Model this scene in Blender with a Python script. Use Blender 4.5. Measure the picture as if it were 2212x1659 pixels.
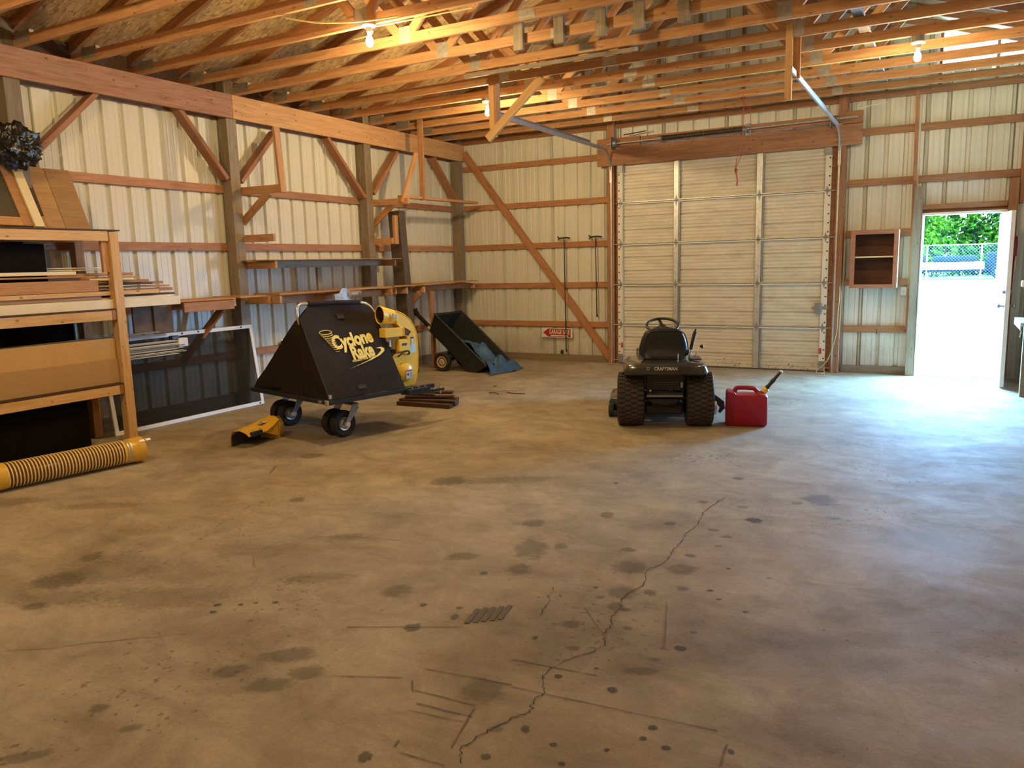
import bpy, bmesh, math, random
from mathutils import Matrix, Vector, Euler
random.seed(7)
for o in list(bpy.data.objects): bpy.data.objects.remove(o)
SC = bpy.context.scene; COL = SC.collection
PI = math.pi
V = Vector
# ---------------------------------------------------------------- camera, sky, sun, exposure
cam_d = bpy.data.cameras.new('camera'); cam = bpy.data.objects.new('camera', cam_d); COL.objects.link(cam)
YAW, PIT, ROL = 0.5089, 0.1544, -0.0254
fw = V((-math.sin(YAW)*math.cos(PIT), math.cos(YAW)*math.cos(PIT), -math.sin(PIT)))
ri = V((math.cos(YAW), math.sin(YAW), 0)); up = ri.cross(fw)
r2 = ri*math.cos(ROL)+up*math.sin(ROL); u2 = up*math.cos(ROL)-ri*math.sin(ROL)
cam.matrix_world = Matrix(((r2.x,u2.x,-fw.x,7.3822),(r2.y,u2.y,-fw.y,-11.4289),(r2.z,u2.z,-fw.z,1.5889),(0,0,0,1)))
cam_d.sensor_fit = 'HORIZONTAL'; cam_d.sensor_width = 36; cam_d.lens = 1675.6/2212*36
cam_d.clip_start = .05; cam_d.clip_end = 400
SC.camera = cam
SC.view_settings.view_transform = 'Standard'; SC.view_settings.look = 'None'
SC.view_settings.gamma = 1; SC.view_settings.use_curve_mapping = False
SC.view_settings.exposure = 0.0
W = bpy.data.worlds.new('sky'); SC.world = W; W.use_nodes = True
bg = W.node_tree.nodes['Background']; bg.inputs[0].default_value = (.21,.53,1,1); bg.inputs[1].default_value = 150
sd = bpy.data.lights.new('sun','SUN'); sd.energy = 20; sd.angle = .01; sd.color = (1,.95,.88)
sun = bpy.data.objects.new('sun', sd); COL.objects.link(sun)
sun.rotation_euler = V((-.75,.10,-1)).to_track_quat('-Z','Y').to_euler()
# light portal in the open doorway (only helps the renderer find the sky)
for nm,loc,sx,sy in (('doorway_portal',(7.54,.1,1.03),.88,2.04),('gable_portal',(7.95,.03,3.92),1.54,.24)):
    ld = bpy.data.lights.new(nm,'AREA'); ld.shape='RECTANGLE'; ld.size=sx; ld.size_y=sy
    ld.cycles.is_portal = True
    lo = bpy.data.objects.new(nm, ld); COL.objects.link(lo); lo.location = loc
    lo.rotation_euler = (-PI/2,0,0)

# ---------------------------------------------------------------- materials
def nodes(name):
    m = bpy.data.materials.new(name); m.use_nodes = True
    nt = m.node_tree; return m, nt, nt.nodes['Principled BSDF']
def N(nt, t, **k):
    n = nt.nodes.new(t)
    for a,b in k.items():
        if a.startswith('i_'):
            key = a[2:].replace('_',' ')
            n.inputs[int(key) if key.isdigit() else key].default_value = b
        else: setattr(n,a,b)
    return n
def L(nt,a,b): nt.links.new(a,b)
def ramp(nt, fac, stops):
    r = nt.nodes.new('ShaderNodeValToRGB'); e = r.color_ramp.elements
    while len(e) < len(stops): e.new(.5)
    for i,(p,c) in enumerate(stops): e[i].position = p; e[i].color = tuple(c)+(1,) if len(c)==3 else c
    L(nt, fac, r.inputs[0]); return r
def mixc(nt, fac, a, b, typ='MIX'):
    m = nt.nodes.new('ShaderNodeMix'); m.data_type='RGBA'; m.blend_type = typ
    for inp,v in ((m.inputs[0],fac),(m.inputs[6],a),(m.inputs[7],b)):
        if hasattr(v,'links') or hasattr(v,'is_linked'): L(nt, v, inp)
        else: inp.default_value = v if not isinstance(v,tuple) else (tuple(v)+(1,) if len(v)==3 else v)
    return m.outputs[2]
def bump(nt, b, h, dist=.002, strength=.5):
    n = N(nt,'ShaderNodeBump', i_Strength=strength, i_Distance=dist); L(nt,h,n.inputs['Height']); L(nt,n.outputs[0],b.inputs['Normal'])
def M_plain(name, col, rough=.5, metal=0., var=.12, nscale=8, bm=0., spec=.5, coat=0):
    m, nt, b = nodes(name)
    tc = N(nt,'ShaderNodeTexCoord'); ns = N(nt,'ShaderNodeTexNoise', i_Scale=nscale, i_Detail=5., i_Roughness=.6)
    L(nt, tc.outputs['Object'], ns.inputs['Vector'])
    lo = tuple(c*(1-var) for c in col); hi = tuple(min(1,c*(1+var)) for c in col)
    r = ramp(nt, ns.outputs[0], [(.3,lo),(.7,hi)]); L(nt, r.outputs[0], b.inputs['Base Color'])
    b.inputs['Roughness'].default_value = rough; b.inputs['Metallic'].default_value = metal
    b.inputs['Specular IOR Level'].default_value = spec
    b.inputs['Coat Weight'].default_value = coat
    if bm: bump(nt, b, ns.outputs[0], bm)
    return m
def M_wood(name, dark, light, rough=.65, knots=.55, rnd=.16, gs=1.):
    m, nt, b = nodes(name)
    tc = N(nt,'ShaderNodeTexCoord'); oi = N(nt,'ShaderNodeObjectInfo')
    add = N(nt,'ShaderNodeVectorMath', operation='ADD'); L(nt, tc.outputs['Object'], add.inputs[0])
    mul = N(nt,'ShaderNodeVectorMath', operation='SCALE'); mul.inputs[0].default_value=(7,3,5); L(nt, oi.outputs['Random'], mul.inputs['Scale']); L(nt, mul.outputs[0], add.inputs[1])
    mp = N(nt,'ShaderNodeMapping'); mp.inputs['Scale'].default_value=(1.3*gs,16*gs,16*gs); L(nt, add.outputs[0], mp.inputs[0])
    n1 = N(nt,'ShaderNodeTexNoise', i_Scale=2.2, i_Detail=6., i_Roughness=.62, i_Distortion=.9); L(nt, mp.outputs[0], n1.inputs[0])
    r1 = ramp(nt, n1.outputs[0], [(.28,dark),(.5,tuple((a+c)/2 for a,c in zip(dark,light))),(.72,light)])
    # knots and mill stains
    mp2 = N(nt,'ShaderNodeMapping'); mp2.inputs['Scale'].default_value=(7,12,12); L(nt, add.outputs[0], mp2.inputs[0])
    vo = N(nt,'ShaderNodeTexVoronoi', i_Scale=1.0, i_Randomness=1.); L(nt, mp2.outputs[0], vo.inputs['Vector'])
    kr = ramp(nt, vo.outputs['Distance'], [(.07,(1,1,1)),(.15,(0,0,0))])
    kf = N(nt,'ShaderNodeMath', operation='MULTIPLY'); kf.inputs[1].default_value=knots; L(nt, kr.outputs[0], kf.inputs[0])
    c2 = mixc(nt, kf.outputs[0], r1.outputs[0], tuple(c*.28 for c in dark))
    # per-board tone
    rr = N(nt,'ShaderNodeMapRange'); rr.inputs[3].default_value=1-rnd; rr.inputs[4].default_value=1+rnd; L(nt, oi.outputs['Random'], rr.inputs[0])
    vm = N(nt,'ShaderNodeVectorMath', operation='SCALE'); L(nt, c2, vm.inputs[0]); L(nt, rr.outputs[0], vm.inputs['Scale'])
    L(nt, vm.outputs[0], b.inputs['Base Color'])
    b.inputs['Roughness'].default_value = rough; b.inputs['Specular IOR Level'].default_value=.35
    bump(nt, b, n1.outputs[0], .0015, .5)
    return m
MT = {}
MT['pine'] = M_wood('sawn_pine', (.36,.17,.065), (.62,.34,.15))
MT['pine_dark'] = M_wood('aged_pine', (.26,.11,.045), (.44,.21,.09))
MT['girt'] = M_wood('girt_pine', (.30,.12,.05), (.50,.245,.11))
MT['beam'] = M_wood('header_lumber', (.26,.115,.06), (.47,.24,.12), knots=.7)
MT['beam2'] = M_wood('fresh_header_lumber', (.44,.22,.08), (.66,.38,.17), knots=.75)
MT['treated'] = M_wood('treated_post', (.17,.125,.075), (.30,.235,.15), knots=.5)
MT['grey_wood'] = M_wood('weathered_plank', (.20,.16,.11), (.36,.30,.21))
MT['fresh'] = M_wood('rack_lumber', (.56,.32,.12), (.80,.52,.25), knots=.75, rnd=.08)
MT['oak'] = M_wood('oak_trim', (.34,.15,.05), (.55,.29,.11), knots=.1, gs=1.6)
MT['redwood'] = M_wood('cabinet_wood', (.36,.15,.085), (.52,.245,.14), knots=.05, gs=1.6)
MT['cabinet_back'] = M_wood('dark_cabinet_back', (.09,.042,.028), (.15,.075,.048), knots=0, gs=1.2)
MT['darkboard'] = M_wood('dark_stained_board', (.045,.022,.012), (.12,.06,.03), knots=.2)
MT['railtie'] = M_wood('dark_rough_post', (.065,.045,.028), (.14,.10,.065), knots=.2)
MT['plywood'] = M_wood('plywood_backing', (.22,.12,.06), (.36,.21,.12), knots=.1, gs=.6)
MT['panelwood'] = M_wood('wood_print_door', (.33,.17,.06), (.48,.27,.105), rough=.5, knots=.0, gs=.8)
MT['cream'] = M_plain('cream_painted_trim', (.80,.68,.42), .45, var=.05)
MT['white'] = M_plain('white_paint', (.78,.76,.70), .45, var=.05)
MT['white_al'] = M_plain('white_aluminium_frame', (.80,.78,.74), .4, var=.04)
MT['card'] = M_plain('tan_hardboard', (.56,.36,.16), .75, var=.06, nscale=3)
MT['galv'] = M_plain('galvanized_steel', (.55,.57,.58), .42, .75, var=.18, nscale=25)
MT['galv_dark'] = M_plain('dull_galvanized_steel', (.30,.31,.32), .5, .7, var=.2, nscale=20)
MT['steel'] = M_plain('bright_steel', (.75,.75,.74), .25, .9, var=.1)
MT['plate'] = M_plain('truss_plate_steel', (.46,.43,.36), .45, .55, var=.2, nscale=30)
MT['black'] = M_plain('black_steel', (.018,.02,.022), .4, 0, var=.2)
MT['blackplastic'] = M_plain('black_plastic', (.022,.023,.024), .42, 0, var=.2)
MT['navyframe'] = M_plain('dark_blue_black_frame', (.02,.028,.04), .35, .2, var=.2)
MT['rubber'] = M_plain('tyre_rubber', (.020,.018,.016), .75, 0, var=.25)
MT['rubber2'] = M_plain('dusty_tyre_tread', (.060,.048,.038), .85, 0, var=.25)
MT['fabric'] = M_plain('black_canvas', (.021,.015,.012), .8, 0, var=.25, nscale=4, bm=.004, spec=.25)
MT['amber'] = M_plain('amber_yellow_plastic', (.72,.40,.03), .35, 0, var=.04, coat=.3)
MT['yellow'] = M_plain('yellow_paint', (.90,.58,.045), .35, 0, var=.04, coat=.2)
MT['yellow_txt'] = M_plain('yellow_print', (.86,.70,.20), .6, 0, var=.03)
MT['red'] = M_plain('red_polyethylene', (.36,.012,.04), .42, 0, var=.05)
MT['signred'] = M_plain('sign_red', (.40,.015,.015), .5, 0, var=.05)
MT['mower'] = M_plain('dark_grey_paint', (.048,.052,.046), .22, .35, var=.1, coat=.5)
MT['tub'] = M_plain('black_poly_tub', (.014,.017,.015), .5, 0, var=.3, nscale=5)
MT['rimcream'] = M_plain('beige_wheel_rim', (.50,.38,.24), .5, 0, var=.08)
MT['tarp'] = M_plain('blue_tarp', (.035,.10,.20), .55, 0, var=.3, nscale=6, bm=.004)
MT['bag'] = M_plain('black_bin_bag', (.010,.010,.009), .28, 0, var=.3, nscale=12, bm=.01)
MT['porcelain'] = M_plain('porcelain_lampholder', (.85,.83,.78), .3, 0, var=.02)
MT['cable'] = M_plain('yellow_cable', (.72,.62,.24), .5, 0, var=.05)
MT['cablew'] = M_plain('white_cable', (.72,.70,.60), .5, 0, var=.05)
MT['rope'] = M_plain('red_rope', (.38,.06,.05), .8, 0, var=.25, nscale=80)
MT['orange'] = M_plain('red_warning_label', (.55,.06,.03), .5, 0, var=.05)
MT['cyanlabel'] = M_plain('pale_label', (.55,.72,.66), .5, 0, var=.05)
MT['label'] = M_plain('white_label', (.72,.72,.74), .5, 0, var=.03)
MT['ink_shade'] = M_plain('dark_print_and_shade', (.03,.03,.03), .6)  # print and holes, also the shade painted inside the chute
MT['spring'] = M_plain('oiled_spring_steel', (.05,.045,.04), .4, .5, var=.3, nscale=30)
MT['soil'] = M_plain('leaf_litter', (.05,.035,.02), .9, var=.4, nscale=20)
MT['bark'] = M_plain('tree_bark', (.12,.09,.06), .9, var=.3, bm=.02)
MT['cloth'] = M_wood('brown_panel_sheet', (.12,.07,.04), (.20,.125,.07), knots=0, gs=.5)
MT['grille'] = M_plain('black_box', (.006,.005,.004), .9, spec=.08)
MT['card2'] = M_plain('brown_hardboard', (.44,.27,.125), .75, var=.05, nscale=3)
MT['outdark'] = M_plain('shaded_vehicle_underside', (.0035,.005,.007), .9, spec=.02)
# galvanised garage door skin: cream-white with rust specks low down
def M_door():
    m, nt, b = nodes('white_door_skin'); tc = N(nt,'ShaderNodeTexCoord')
    n = N(nt,'ShaderNodeTexNoise', i_Scale=3., i_Detail=8., i_Roughness=.65); mp=N(nt,'ShaderNodeMapping'); mp.inputs['Scale'].default_value=(1,1,3)
    L(nt,tc.outputs['Object'],mp.inputs[0]); L(nt,mp.outputs[0],n.inputs[0])
    r = ramp(nt,n.outputs[0],[(.3,(.60,.56,.47)),(.62,(.76,.72,.62))])
    n2 = N(nt,'ShaderNodeTexNoise', i_Scale=45., i_Detail=4.); L(nt,tc.outputs['Object'],n2.inputs[0])
    sx = N(nt,'ShaderNodeSeparateXYZ'); L(nt,tc.outputs['Object'],sx.inputs[0])
    zf = N(nt,'ShaderNodeMapRange'); zf.inputs[1].default_value=.28; zf.inputs[2].default_value=.0; zf.inputs[3].default_value=0; zf.inputs[4].default_value=.20; L(nt,sx.outputs[2],zf.inputs[0])
    ad = N(nt,'ShaderNodeMath',operation='ADD'); L(nt,n2.outputs[0],ad.inputs[0]); L(nt,zf.outputs[0],ad.inputs[1])
    sp = ramp(nt,ad.outputs[0],[(.74,(0,0,0)),(.80,(1,1,1))])
    L(nt, mixc(nt,sp.outputs[0],r.outputs[0],(.18,.13,.09)), b.inputs['Base Color'])
    b.inputs['Roughness'].default_value=.5; return m
MT['doorskin'] = M_door()
def M_siding(axis):
    m, nt, b = nodes('ribbed_steel_siding_'+axis); tc = N(nt,'ShaderNodeTexCoord')
    mp=N(nt,'ShaderNodeMapping'); mp.inputs['Scale'].default_value=(9,9,.30); L(nt,tc.outputs['Object'],mp.inputs[0])
    n = N(nt,'ShaderNodeTexNoise', i_Scale=2.2, i_Detail=7., i_Roughness=.65); L(nt,mp.outputs[0],n.inputs[0])
    r = ramp(nt,n.outputs[0],[(.22,(.58,.565,.47)),(.36,(.67,.655,.555)),(.75,(.71,.695,.595))])
    # dust and rain splash near the floor and below every girt
    n2 = N(nt,'ShaderNodeTexNoise', i_Scale=2., i_Detail=8., i_Roughness=.75); L(nt,tc.outputs['Object'],n2.inputs[0])
    sx = N(nt,'ShaderNodeSeparateXYZ'); L(nt,tc.outputs['Object'],sx.inputs[0])
    zf = N(nt,'ShaderNodeMapRange'); zf.inputs[1].default_value=.75; zf.inputs[2].default_value=.0; zf.inputs[3].default_value=0; zf.inputs[4].default_value=.42; L(nt,sx.outputs[2],zf.inputs[0])
    ad = N(nt,'ShaderNodeMath',operation='ADD'); L(nt,n2.outputs[0],ad.inputs[0]); L(nt,zf.outputs[0],ad.inputs[1])
    sp = ramp(nt,ad.outputs[0],[(.62,(0,0,0)),(.95,(.55,.55,.55))])
    L(nt, mixc(nt,sp.outputs[0],r.outputs[0],(.30,.23,.15)), b.inputs['Base Color'])
    b.inputs['Roughness'].default_value=.38; b.inputs['Specular IOR Level'].default_value=.5
    return m
MT['siding'] = M_siding('sheet')
def M_osb():
    m, nt, b = nodes('strand_board'); tc = N(nt,'ShaderNodeTexCoord'); oi=N(nt,'ShaderNodeObjectInfo')
    cols=[]; prev=None
    for k,(ang,sc,th) in enumerate(((.3,1.,.5),(1.4,1.15,.5),(2.3,.9,.55),(.9,1.3,.5))):
        mp=N(nt,'ShaderNodeMapping'); mp.inputs['Rotation'].default_value=(0,0,ang); mp.inputs['Scale'].default_value=(13*sc,42*sc,3); mp.inputs['Location'].default_value=(k*3.1,k*1.7,0)
        L(nt,tc.outputs['Object'],mp.inputs[0])
        ds=N(nt,'ShaderNodeTexNoise', i_Scale=1.5, i_Detail=2.); L(nt,mp.outputs[0],ds.inputs[0])
        mm=N(nt,'ShaderNodeVectorMath',operation='ADD'); L(nt,mp.outputs[0],mm.inputs[0]); L(nt,ds.outputs[1],mm.inputs[1])
        vo=N(nt,'ShaderNodeTexVoronoi', i_Scale=1.); L(nt,mm.outputs[0],vo.inputs['Vector'])
        sp=N(nt,'ShaderNodeSeparateColor'); L(nt,vo.outputs['Color'],sp.inputs[0])
        c=ramp(nt,sp.outputs[0],[(.03,(.26,.15,.05)),(.22,(.40,.25,.095)),(.7,(.50,.33,.135)),(.97,(.62,.43,.20))])
        if prev is None: prev=c.outputs[0]; hh=sp.outputs[0]
        else:
            f=ramp(nt,sp.outputs[1],[(th-.02,(0,0,0)),(th+.02,(1,1,1))]); prev=mixc(nt,f.outputs[0],prev,c.outputs[0])
    L(nt,prev,b.inputs['Base Color']); b.inputs['Roughness'].default_value=.6
    bump(nt,b,hh,.002,.4); return m
MT['osb'] = M_osb()
def M_concrete():
    m, nt, b = nodes('stained_concrete'); tc=N(nt,'ShaderNodeTexCoord'); O=tc.outputs['Object']
    n1=N(nt,'ShaderNodeTexNoise', i_Scale=.55, i_Detail=9., i_Roughness=.62, i_Distortion=.6); L(nt,O,n1.inputs[0])
    n2=N(nt,'ShaderNodeTexNoise', i_Scale=3.2, i_Detail=8., i_Roughness=.7, i_Distortion=.4); L(nt,O,n2.inputs[0])
    n3=N(nt,'ShaderNodeTexNoise', i_Scale=60., i_Detail=6., i_Roughness=.8); L(nt,O,n3.inputs[0])
    mp=N(nt,'ShaderNodeMapping'); mp.inputs['Rotation'].default_value=(0,0,.5); mp.inputs['Scale'].default_value=(1.3,1.9,1); L(nt,O,mp.inputs[0])
    n4=N(nt,'ShaderNodeTexNoise', i_Scale=1.4, i_Detail=9., i_Roughness=.72, i_Distortion=1.2); L(nt,mp.outputs[0],n4.inputs[0])
    c1=ramp(nt,n1.outputs[0],[(.33,(.27,.215,.138)),(.47,(.37,.305,.205)),(.58,(.42,.352,.24)),(.70,(.48,.41,.29))])
    c2=ramp(nt,n2.outputs[0],[(.30,(.74,.72,.69)),(.50,(.95,.94,.92)),(.72,(1.12,1.11,1.08))])
    c3=ramp(nt,n3.outputs[0],[(.25,(.80,.79,.77)),(.55,(1,1,1)),(.8,(1.1,1.1,1.08))])
    c4=ramp(nt,n4.outputs[0],[(.35,(.76,.73,.68)),(.52,(1,1,1)),(.68,(1.16,1.16,1.14))])
    x=mixc(nt,1.,c1.outputs[0],c2.outputs[0],'MULTIPLY'); x=mixc(nt,1.,x,c3.outputs[0],'MULTIPLY'); x=mixc(nt,.8,x,c4.outputs[0],'MULTIPLY')
    # pitted specks, patchy
    n5=N(nt,'ShaderNodeTexNoise', i_Scale=26., i_Detail=3., i_Roughness=.6); L(nt,O,n5.inputs[0])
    n6=N(nt,'ShaderNodeTexNoise', i_Scale=.9, i_Detail=3.); mp6=N(nt,'ShaderNodeMapping'); mp6.inputs['Location'].default_value=(3.7,1.2,0); L(nt,O,mp6.inputs[0]); L(nt,mp6.outputs[0],n6.inputs[0])
    ad=N(nt,'ShaderNodeMath',operation='MULTIPLY_ADD'); ad.inputs[1].default_value=.55; L(nt,n6.outputs[0],ad.inputs[0]); L(nt,n5.outputs[0],ad.inputs[2])
    s=ramp(nt,ad.outputs[0],[(.965,(0,0,0)),(1.0,(.6,.6,.6))]); x=mixc(nt,s.outputs[0],x,(.11,.075,.04))
    L(nt,x,b.inputs['Base Color'])
    rr=ramp(nt,n4.outputs[0],[(.3,(.80,.80,.80)),(.6,(.68,.68,.68)),(.75,(.58,.58,.58))]); L(nt,rr.outputs[0],b.inputs['Roughness'])
    b.inputs['Specular IOR Level'].default_value=.35
    h=N(nt,'ShaderNodeMath',operation='ADD'); L(nt,n3.outputs[0],h.inputs[0]); L(nt,n2.outputs[0],h.inputs[1])
    bump(nt,b,h.outputs[0],.004,.45); return m
MT['concrete'] = M_concrete()
MT['ground'] = M_plain('pale_gravel_drive', (.62,.60,.55), .9, var=.1, nscale=2)
MT['wire'] = M_plain('dull_fence_wire', (.05,.055,.06), .9, spec=.02)
MT['grass'] = M_plain('dark_mown_grass', (.006,.012,.009), .95, var=.3, nscale=1)
def M_leaf():
    m, nt, b = nodes('tree_leaf'); oi=N(nt,'ShaderNodeTexCoord'); n=N(nt,'ShaderNodeTexNoise', i_Scale=.8, i_Detail=4.); L(nt,oi.outputs['Object'],n.inputs[0])
    r=ramp(nt,n.outputs[0],[(.35,(.0016,.0065,.0008)),(.65,(.017,.040,.0012))]); L(nt,r.outputs[0],b.inputs['Base Color']); b.inputs['Roughness'].default_value=1; b.inputs['Specular IOR Level'].default_value=.02
    return m
MT['leaf']=M_leaf()
def M_stain(name, col, amax, e0, e1, scale, light=False):
    m, nt, b = nodes(name); tc=N(nt,'ShaderNodeTexCoord'); oi=N(nt,'ShaderNodeObjectInfo')
    ln=N(nt,'ShaderNodeVectorMath',operation='LENGTH'); L(nt,tc.outputs['Object'],ln.inputs[0])
    ge=N(nt,'ShaderNodeNewGeometry'); n=N(nt,'ShaderNodeTexNoise', i_Scale=scale, i_Detail=6., i_Roughness=.65); L(nt,ge.outputs['Position'],n.inputs[0])
    a=N(nt,'ShaderNodeMath',operation='MULTIPLY_ADD'); a.inputs[1].default_value=1.3; L(nt,n.outputs[0],a.inputs[0]); L(nt,ln.outputs['Value'],a.inputs[2])
    r=N(nt,'ShaderNodeMapRange',interpolation_type='SMOOTHSTEP'); r.inputs[1].default_value=e0; r.inputs[2].default_value=e1; r.inputs[3].default_value=amax; r.inputs[4].default_value=0; L(nt,a.outputs[0],r.inputs[0])
    L(nt,r.outputs[0],b.inputs['Alpha']); b.inputs['Base Color'].default_value=tuple(col)+(1,); b.inputs['Roughness'].default_value=.55
    return m
MT['stain_d']=M_stain('oil_stain_dark',(.05,.042,.032),.55,1.15,1.42,22)
MT['stain_m']=M_stain('oil_stain_faded',(.12,.098,.072),.34,1.05,1.50,14)
MT['stain_s']=M_stain('gritty_soil_stain',(.10,.07,.04),.20,.95,1.30,40)
MT['stain_b']=M_stain('broad_damp_stain',(.16,.135,.11),.20,.75,1.65,5)
MT['worn_sheen']=M_stain('pale_worn_and_sheen_patch',(.60,.52,.40),.22,.85,1.6,6)  # worn patches, and one floor sheen painted as colour
MT['crack']=M_plain('floor_crack',(.04,.028,.016),.9)
MT['print']=M_plain('damp_waffle_print',(.12,.092,.062),.7)
MT['scratch']=M_plain('floor_scratch',(.20,.135,.08),.9)
def M_mesh():
    m, nt, b = nodes('fly_screen_mesh'); b.inputs['Base Color'].default_value=(.02,.018,.012,1); b.inputs['Roughness'].default_value=.7
    b.inputs['Alpha'].default_value=.46; b.inputs['Specular IOR Level'].default_value=.1; return m
MT['screen']=M_mesh()
def M_glass():
    m, nt, b = nodes('dusty_glass'); b.inputs['Base Color'].default_value=(.10,.08,.05,1); b.inputs['Roughness'].default_value=.15; b.inputs['Alpha'].default_value=.85
    return m
MT['glass']=M_glass()
def M_bulb():
    m, nt, b = nodes('lit_bulb'); b.inputs['Emission Color'].default_value=(1,.78,.42,1); b.inputs['Emission Strength'].default_value=30
    b.inputs['Base Color'].default_value=(1,.9,.7,1); return m
MT['bulb']=M_bulb()
def M_hose():
    m, nt, b = nodes('amber_clear_hose'); b.inputs['Base Color'].default_value=(.14,.06,.008,1); b.inputs['Roughness'].default_value=.12
    b.inputs['Coat Weight'].default_value=.6; return m
MT['hose']=M_hose()
MT['hoserib']=M_plain('cream_hose_rib',(.90,.66,.26),.3,coat=.5,var=.04)

# ---------------------------------------------------------------- geometry helpers
WM = {}
class G:
    def __init__(s): s.v=[]; s.f=[]; s.m=[]
    def add(s, vf, mi=0, M=None):
        v,f = vf; n=len(s.v)
        s.v += [tuple(M@V(p)) if M else tuple(p) for p in v]
        s.f += [tuple(i+n for i in q) for q in f]; s.m += [mi]*len(f); return s
def box(cx,cy,cz,sx,sy,sz,b=0.):
    if b<=0:
        v=[(cx+dx*sx/2,cy+dy*sy/2,cz+dz*sz/2) for dx in(-1,1) for dy in(-1,1) for dz in(-1,1)]
        return v,[(0,1,3,2),(4,6,7,5),(0,4,5,1),(2,3,7,6),(0,2,6,4),(1,5,7,3)]
    bm=bmesh.new(); bmesh.ops.create_cube(bm,size=1)
    for q in bm.verts: q.co=V((q.co.x*sx,q.co.y*sy,q.co.z*sz))
    bmesh.ops.bevel(bm,geom=list(bm.edges),offset=min(b,.45*min(sx,sy,sz)),segments=2 if b>.01 else 1,affect='EDGES',profile=.5)
    v=[(q.co.x+cx,q.co.y+cy,q.co.z+cz) for q in bm.verts]; bm.verts.index_update()
    f=[tuple(x.index for x in q.verts) for q in bm.faces]; bm.free(); return v,f
def rbox(x0,x1,y0,y1,z0,z1,b=0.): return box((x0+x1)/2,(y0+y1)/2,(z0+z1)/2,abs(x1-x0),abs(y1-y0),abs(z1-z0),b)
def lathe(prof, n=24, axis='Z', c=(0,0,0)):
    v=[];f=[]
    for (r,h) in prof:
        for i in range(n):
            a=2*PI*i/n; x,y=r*math.cos(a),r*math.sin(a)
            p={'Z':(x,y,h),'Y':(x,h,y),'X':(h,x,y)}[axis]; v.append((p[0]+c[0],p[1]+c[1],p[2]+c[2]))
    for k in range(len(prof)-1):
        for i in range(n):
            a,b2=k*n+i,k*n+(i+1)%n; f.append((a,b2,b2+n,a+n))
    if prof[0][0]>1e-4: f.append(tuple(range(n))[::-1])
    if prof[-1][0]>1e-4: f.append(tuple(range((len(prof)-1)*n,len(prof)*n)))
    return v,f
def cyl(p0,p1,r,n=12,r1=None):
    return tube([p0,p1],r,n,r1=r1)
def tube(pts, r, n=8, closed=False, r1=None, caps=True):
    pts=[V(p) for p in pts]; v=[];f=[]; K=len(pts); prev=None
    for k,p in enumerate(pts):
        if closed: d=pts[(k+1)%K]-pts[k-1]
        else: d=pts[min(k+1,K-1)]-pts[max(k-1,0)]
        d.normalize()
        if prev is None:
            a=V((0,0,1)) if abs(d.z)<.9 else V((1,0,0)); x=d.cross(a).normalized()
        else: x=(prev-d*prev.dot(d)).normalized()
        prev=x; y=d.cross(x)
        rr=r if r1 is None else r+(r1-r)*k/(K-1)
        for i in range(n):
            a=2*PI*i/n; v.append(tuple(p+x*rr*math.cos(a)+y*rr*math.sin(a)))
    for k in range(K if closed else K-1):
        k2=(k+1)%K
        for i in range(n): f.append((k*n+i,k*n+(i+1)%n,k2*n+(i+1)%n,k2*n+i))
    if not closed and caps: f.append(tuple(range(n))[::-1]); f.append(tuple(range((K-1)*n,K*n)))
    return v,f
def smooth_path(pts, it=2):
    pts=[V(p) for p in pts]
    for _ in range(it):
        q=[pts[0]]
        for a,b in zip(pts,pts[1:]): q += [a*.75+b*.25, a*.25+b*.75]
        q.append(pts[-1]); pts=q
    return pts
def prism(poly, t, axis='Z', off=0.):
    """polygon in the plane normal to axis, thickness t starting at off"""
    n=len(poly); v=[]
    for h in (off,off+t):
        for a,b in poly: v.append({'Z':(a,b,h),'Y':(a,h,b),'X':(h,a,b)}[axis])
    f=[tuple(range(n))[::-1],tuple(range(n,2*n))]+[(i,(i+1)%n,(i+1)%n+n,i+n) for i in range(n)]
    return v,f
def loft(rings, cap=True):
    n=len(rings[0]); v=[p for r in rings for p in r]; f=[]
    for k in range(len(rings)-1):
        for i in range(n): f.append((k*n+i,k*n+(i+1)%n,(k+1)*n+(i+1)%n,(k+1)*n+i))
    if cap: f.append(tuple(range(n))[::-1]); f.append(tuple(range((len(rings)-1)*n,len(rings)*n)))
    return v,f
def mesh_of(name, vf, mats, smooth=None):
    if isinstance(vf,G): v,f,mi=vf.v,vf.f,vf.m
    else: v,f=vf; mi=None
    me=bpy.data.meshes.new(name); me.from_pydata([tuple(p) for p in v],[],f)
    for m in (mats if isinstance(mats,(list,tuple)) else [mats]): me.materials.append(MT[m] if isinstance(m,str) else m)
    if mi and max(mi)>0: me.polygons.foreach_set('material_index',mi)
    bm=bmesh.new(); bm.from_mesh(me); bmesh.ops.recalc_face_normals(bm,faces=bm.faces); bm.to_mesh(me); bm.free()
    if smooth is not None:
        me.polygons.foreach_set('use_smooth',[True]*len(me.polygons)); me.set_sharp_from_angle(angle=math.radians(smooth))
    me.update(); return me
def put(o, parent, M):
    COL.objects.link(o); WM[o.name]=M
    if parent is not None:
        o.parent=parent; o.matrix_basis = WM[parent.name].inverted()@M
    else: o.matrix_basis=M
    return o
I4=Matrix.Identity(4)
def part(name, vf, mats, parent=None, M=None, smooth=None, label=None, kind=None):
    """M is the world matrix of the part's own frame (default: its parent's frame)"""
    me = vf if isinstance(vf,bpy.types.Mesh) else mesh_of(name,vf,mats,smooth)
    o=bpy.data.objects.new(name,me)
    if M is None: M = WM[parent.name] if parent is not None else I4
    put(o,parent,M)
    if label: o['label']=label
    if kind: o['kind']=kind
    return o
def thing(name, label, cat, M=None, group=None):
    o=bpy.data.objects.new(name,None); o.empty_display_size=.1; put(o,None,M or I4)
    o['label']=label; o['category']=cat
    if group: o['group']=group
    return o
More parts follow.
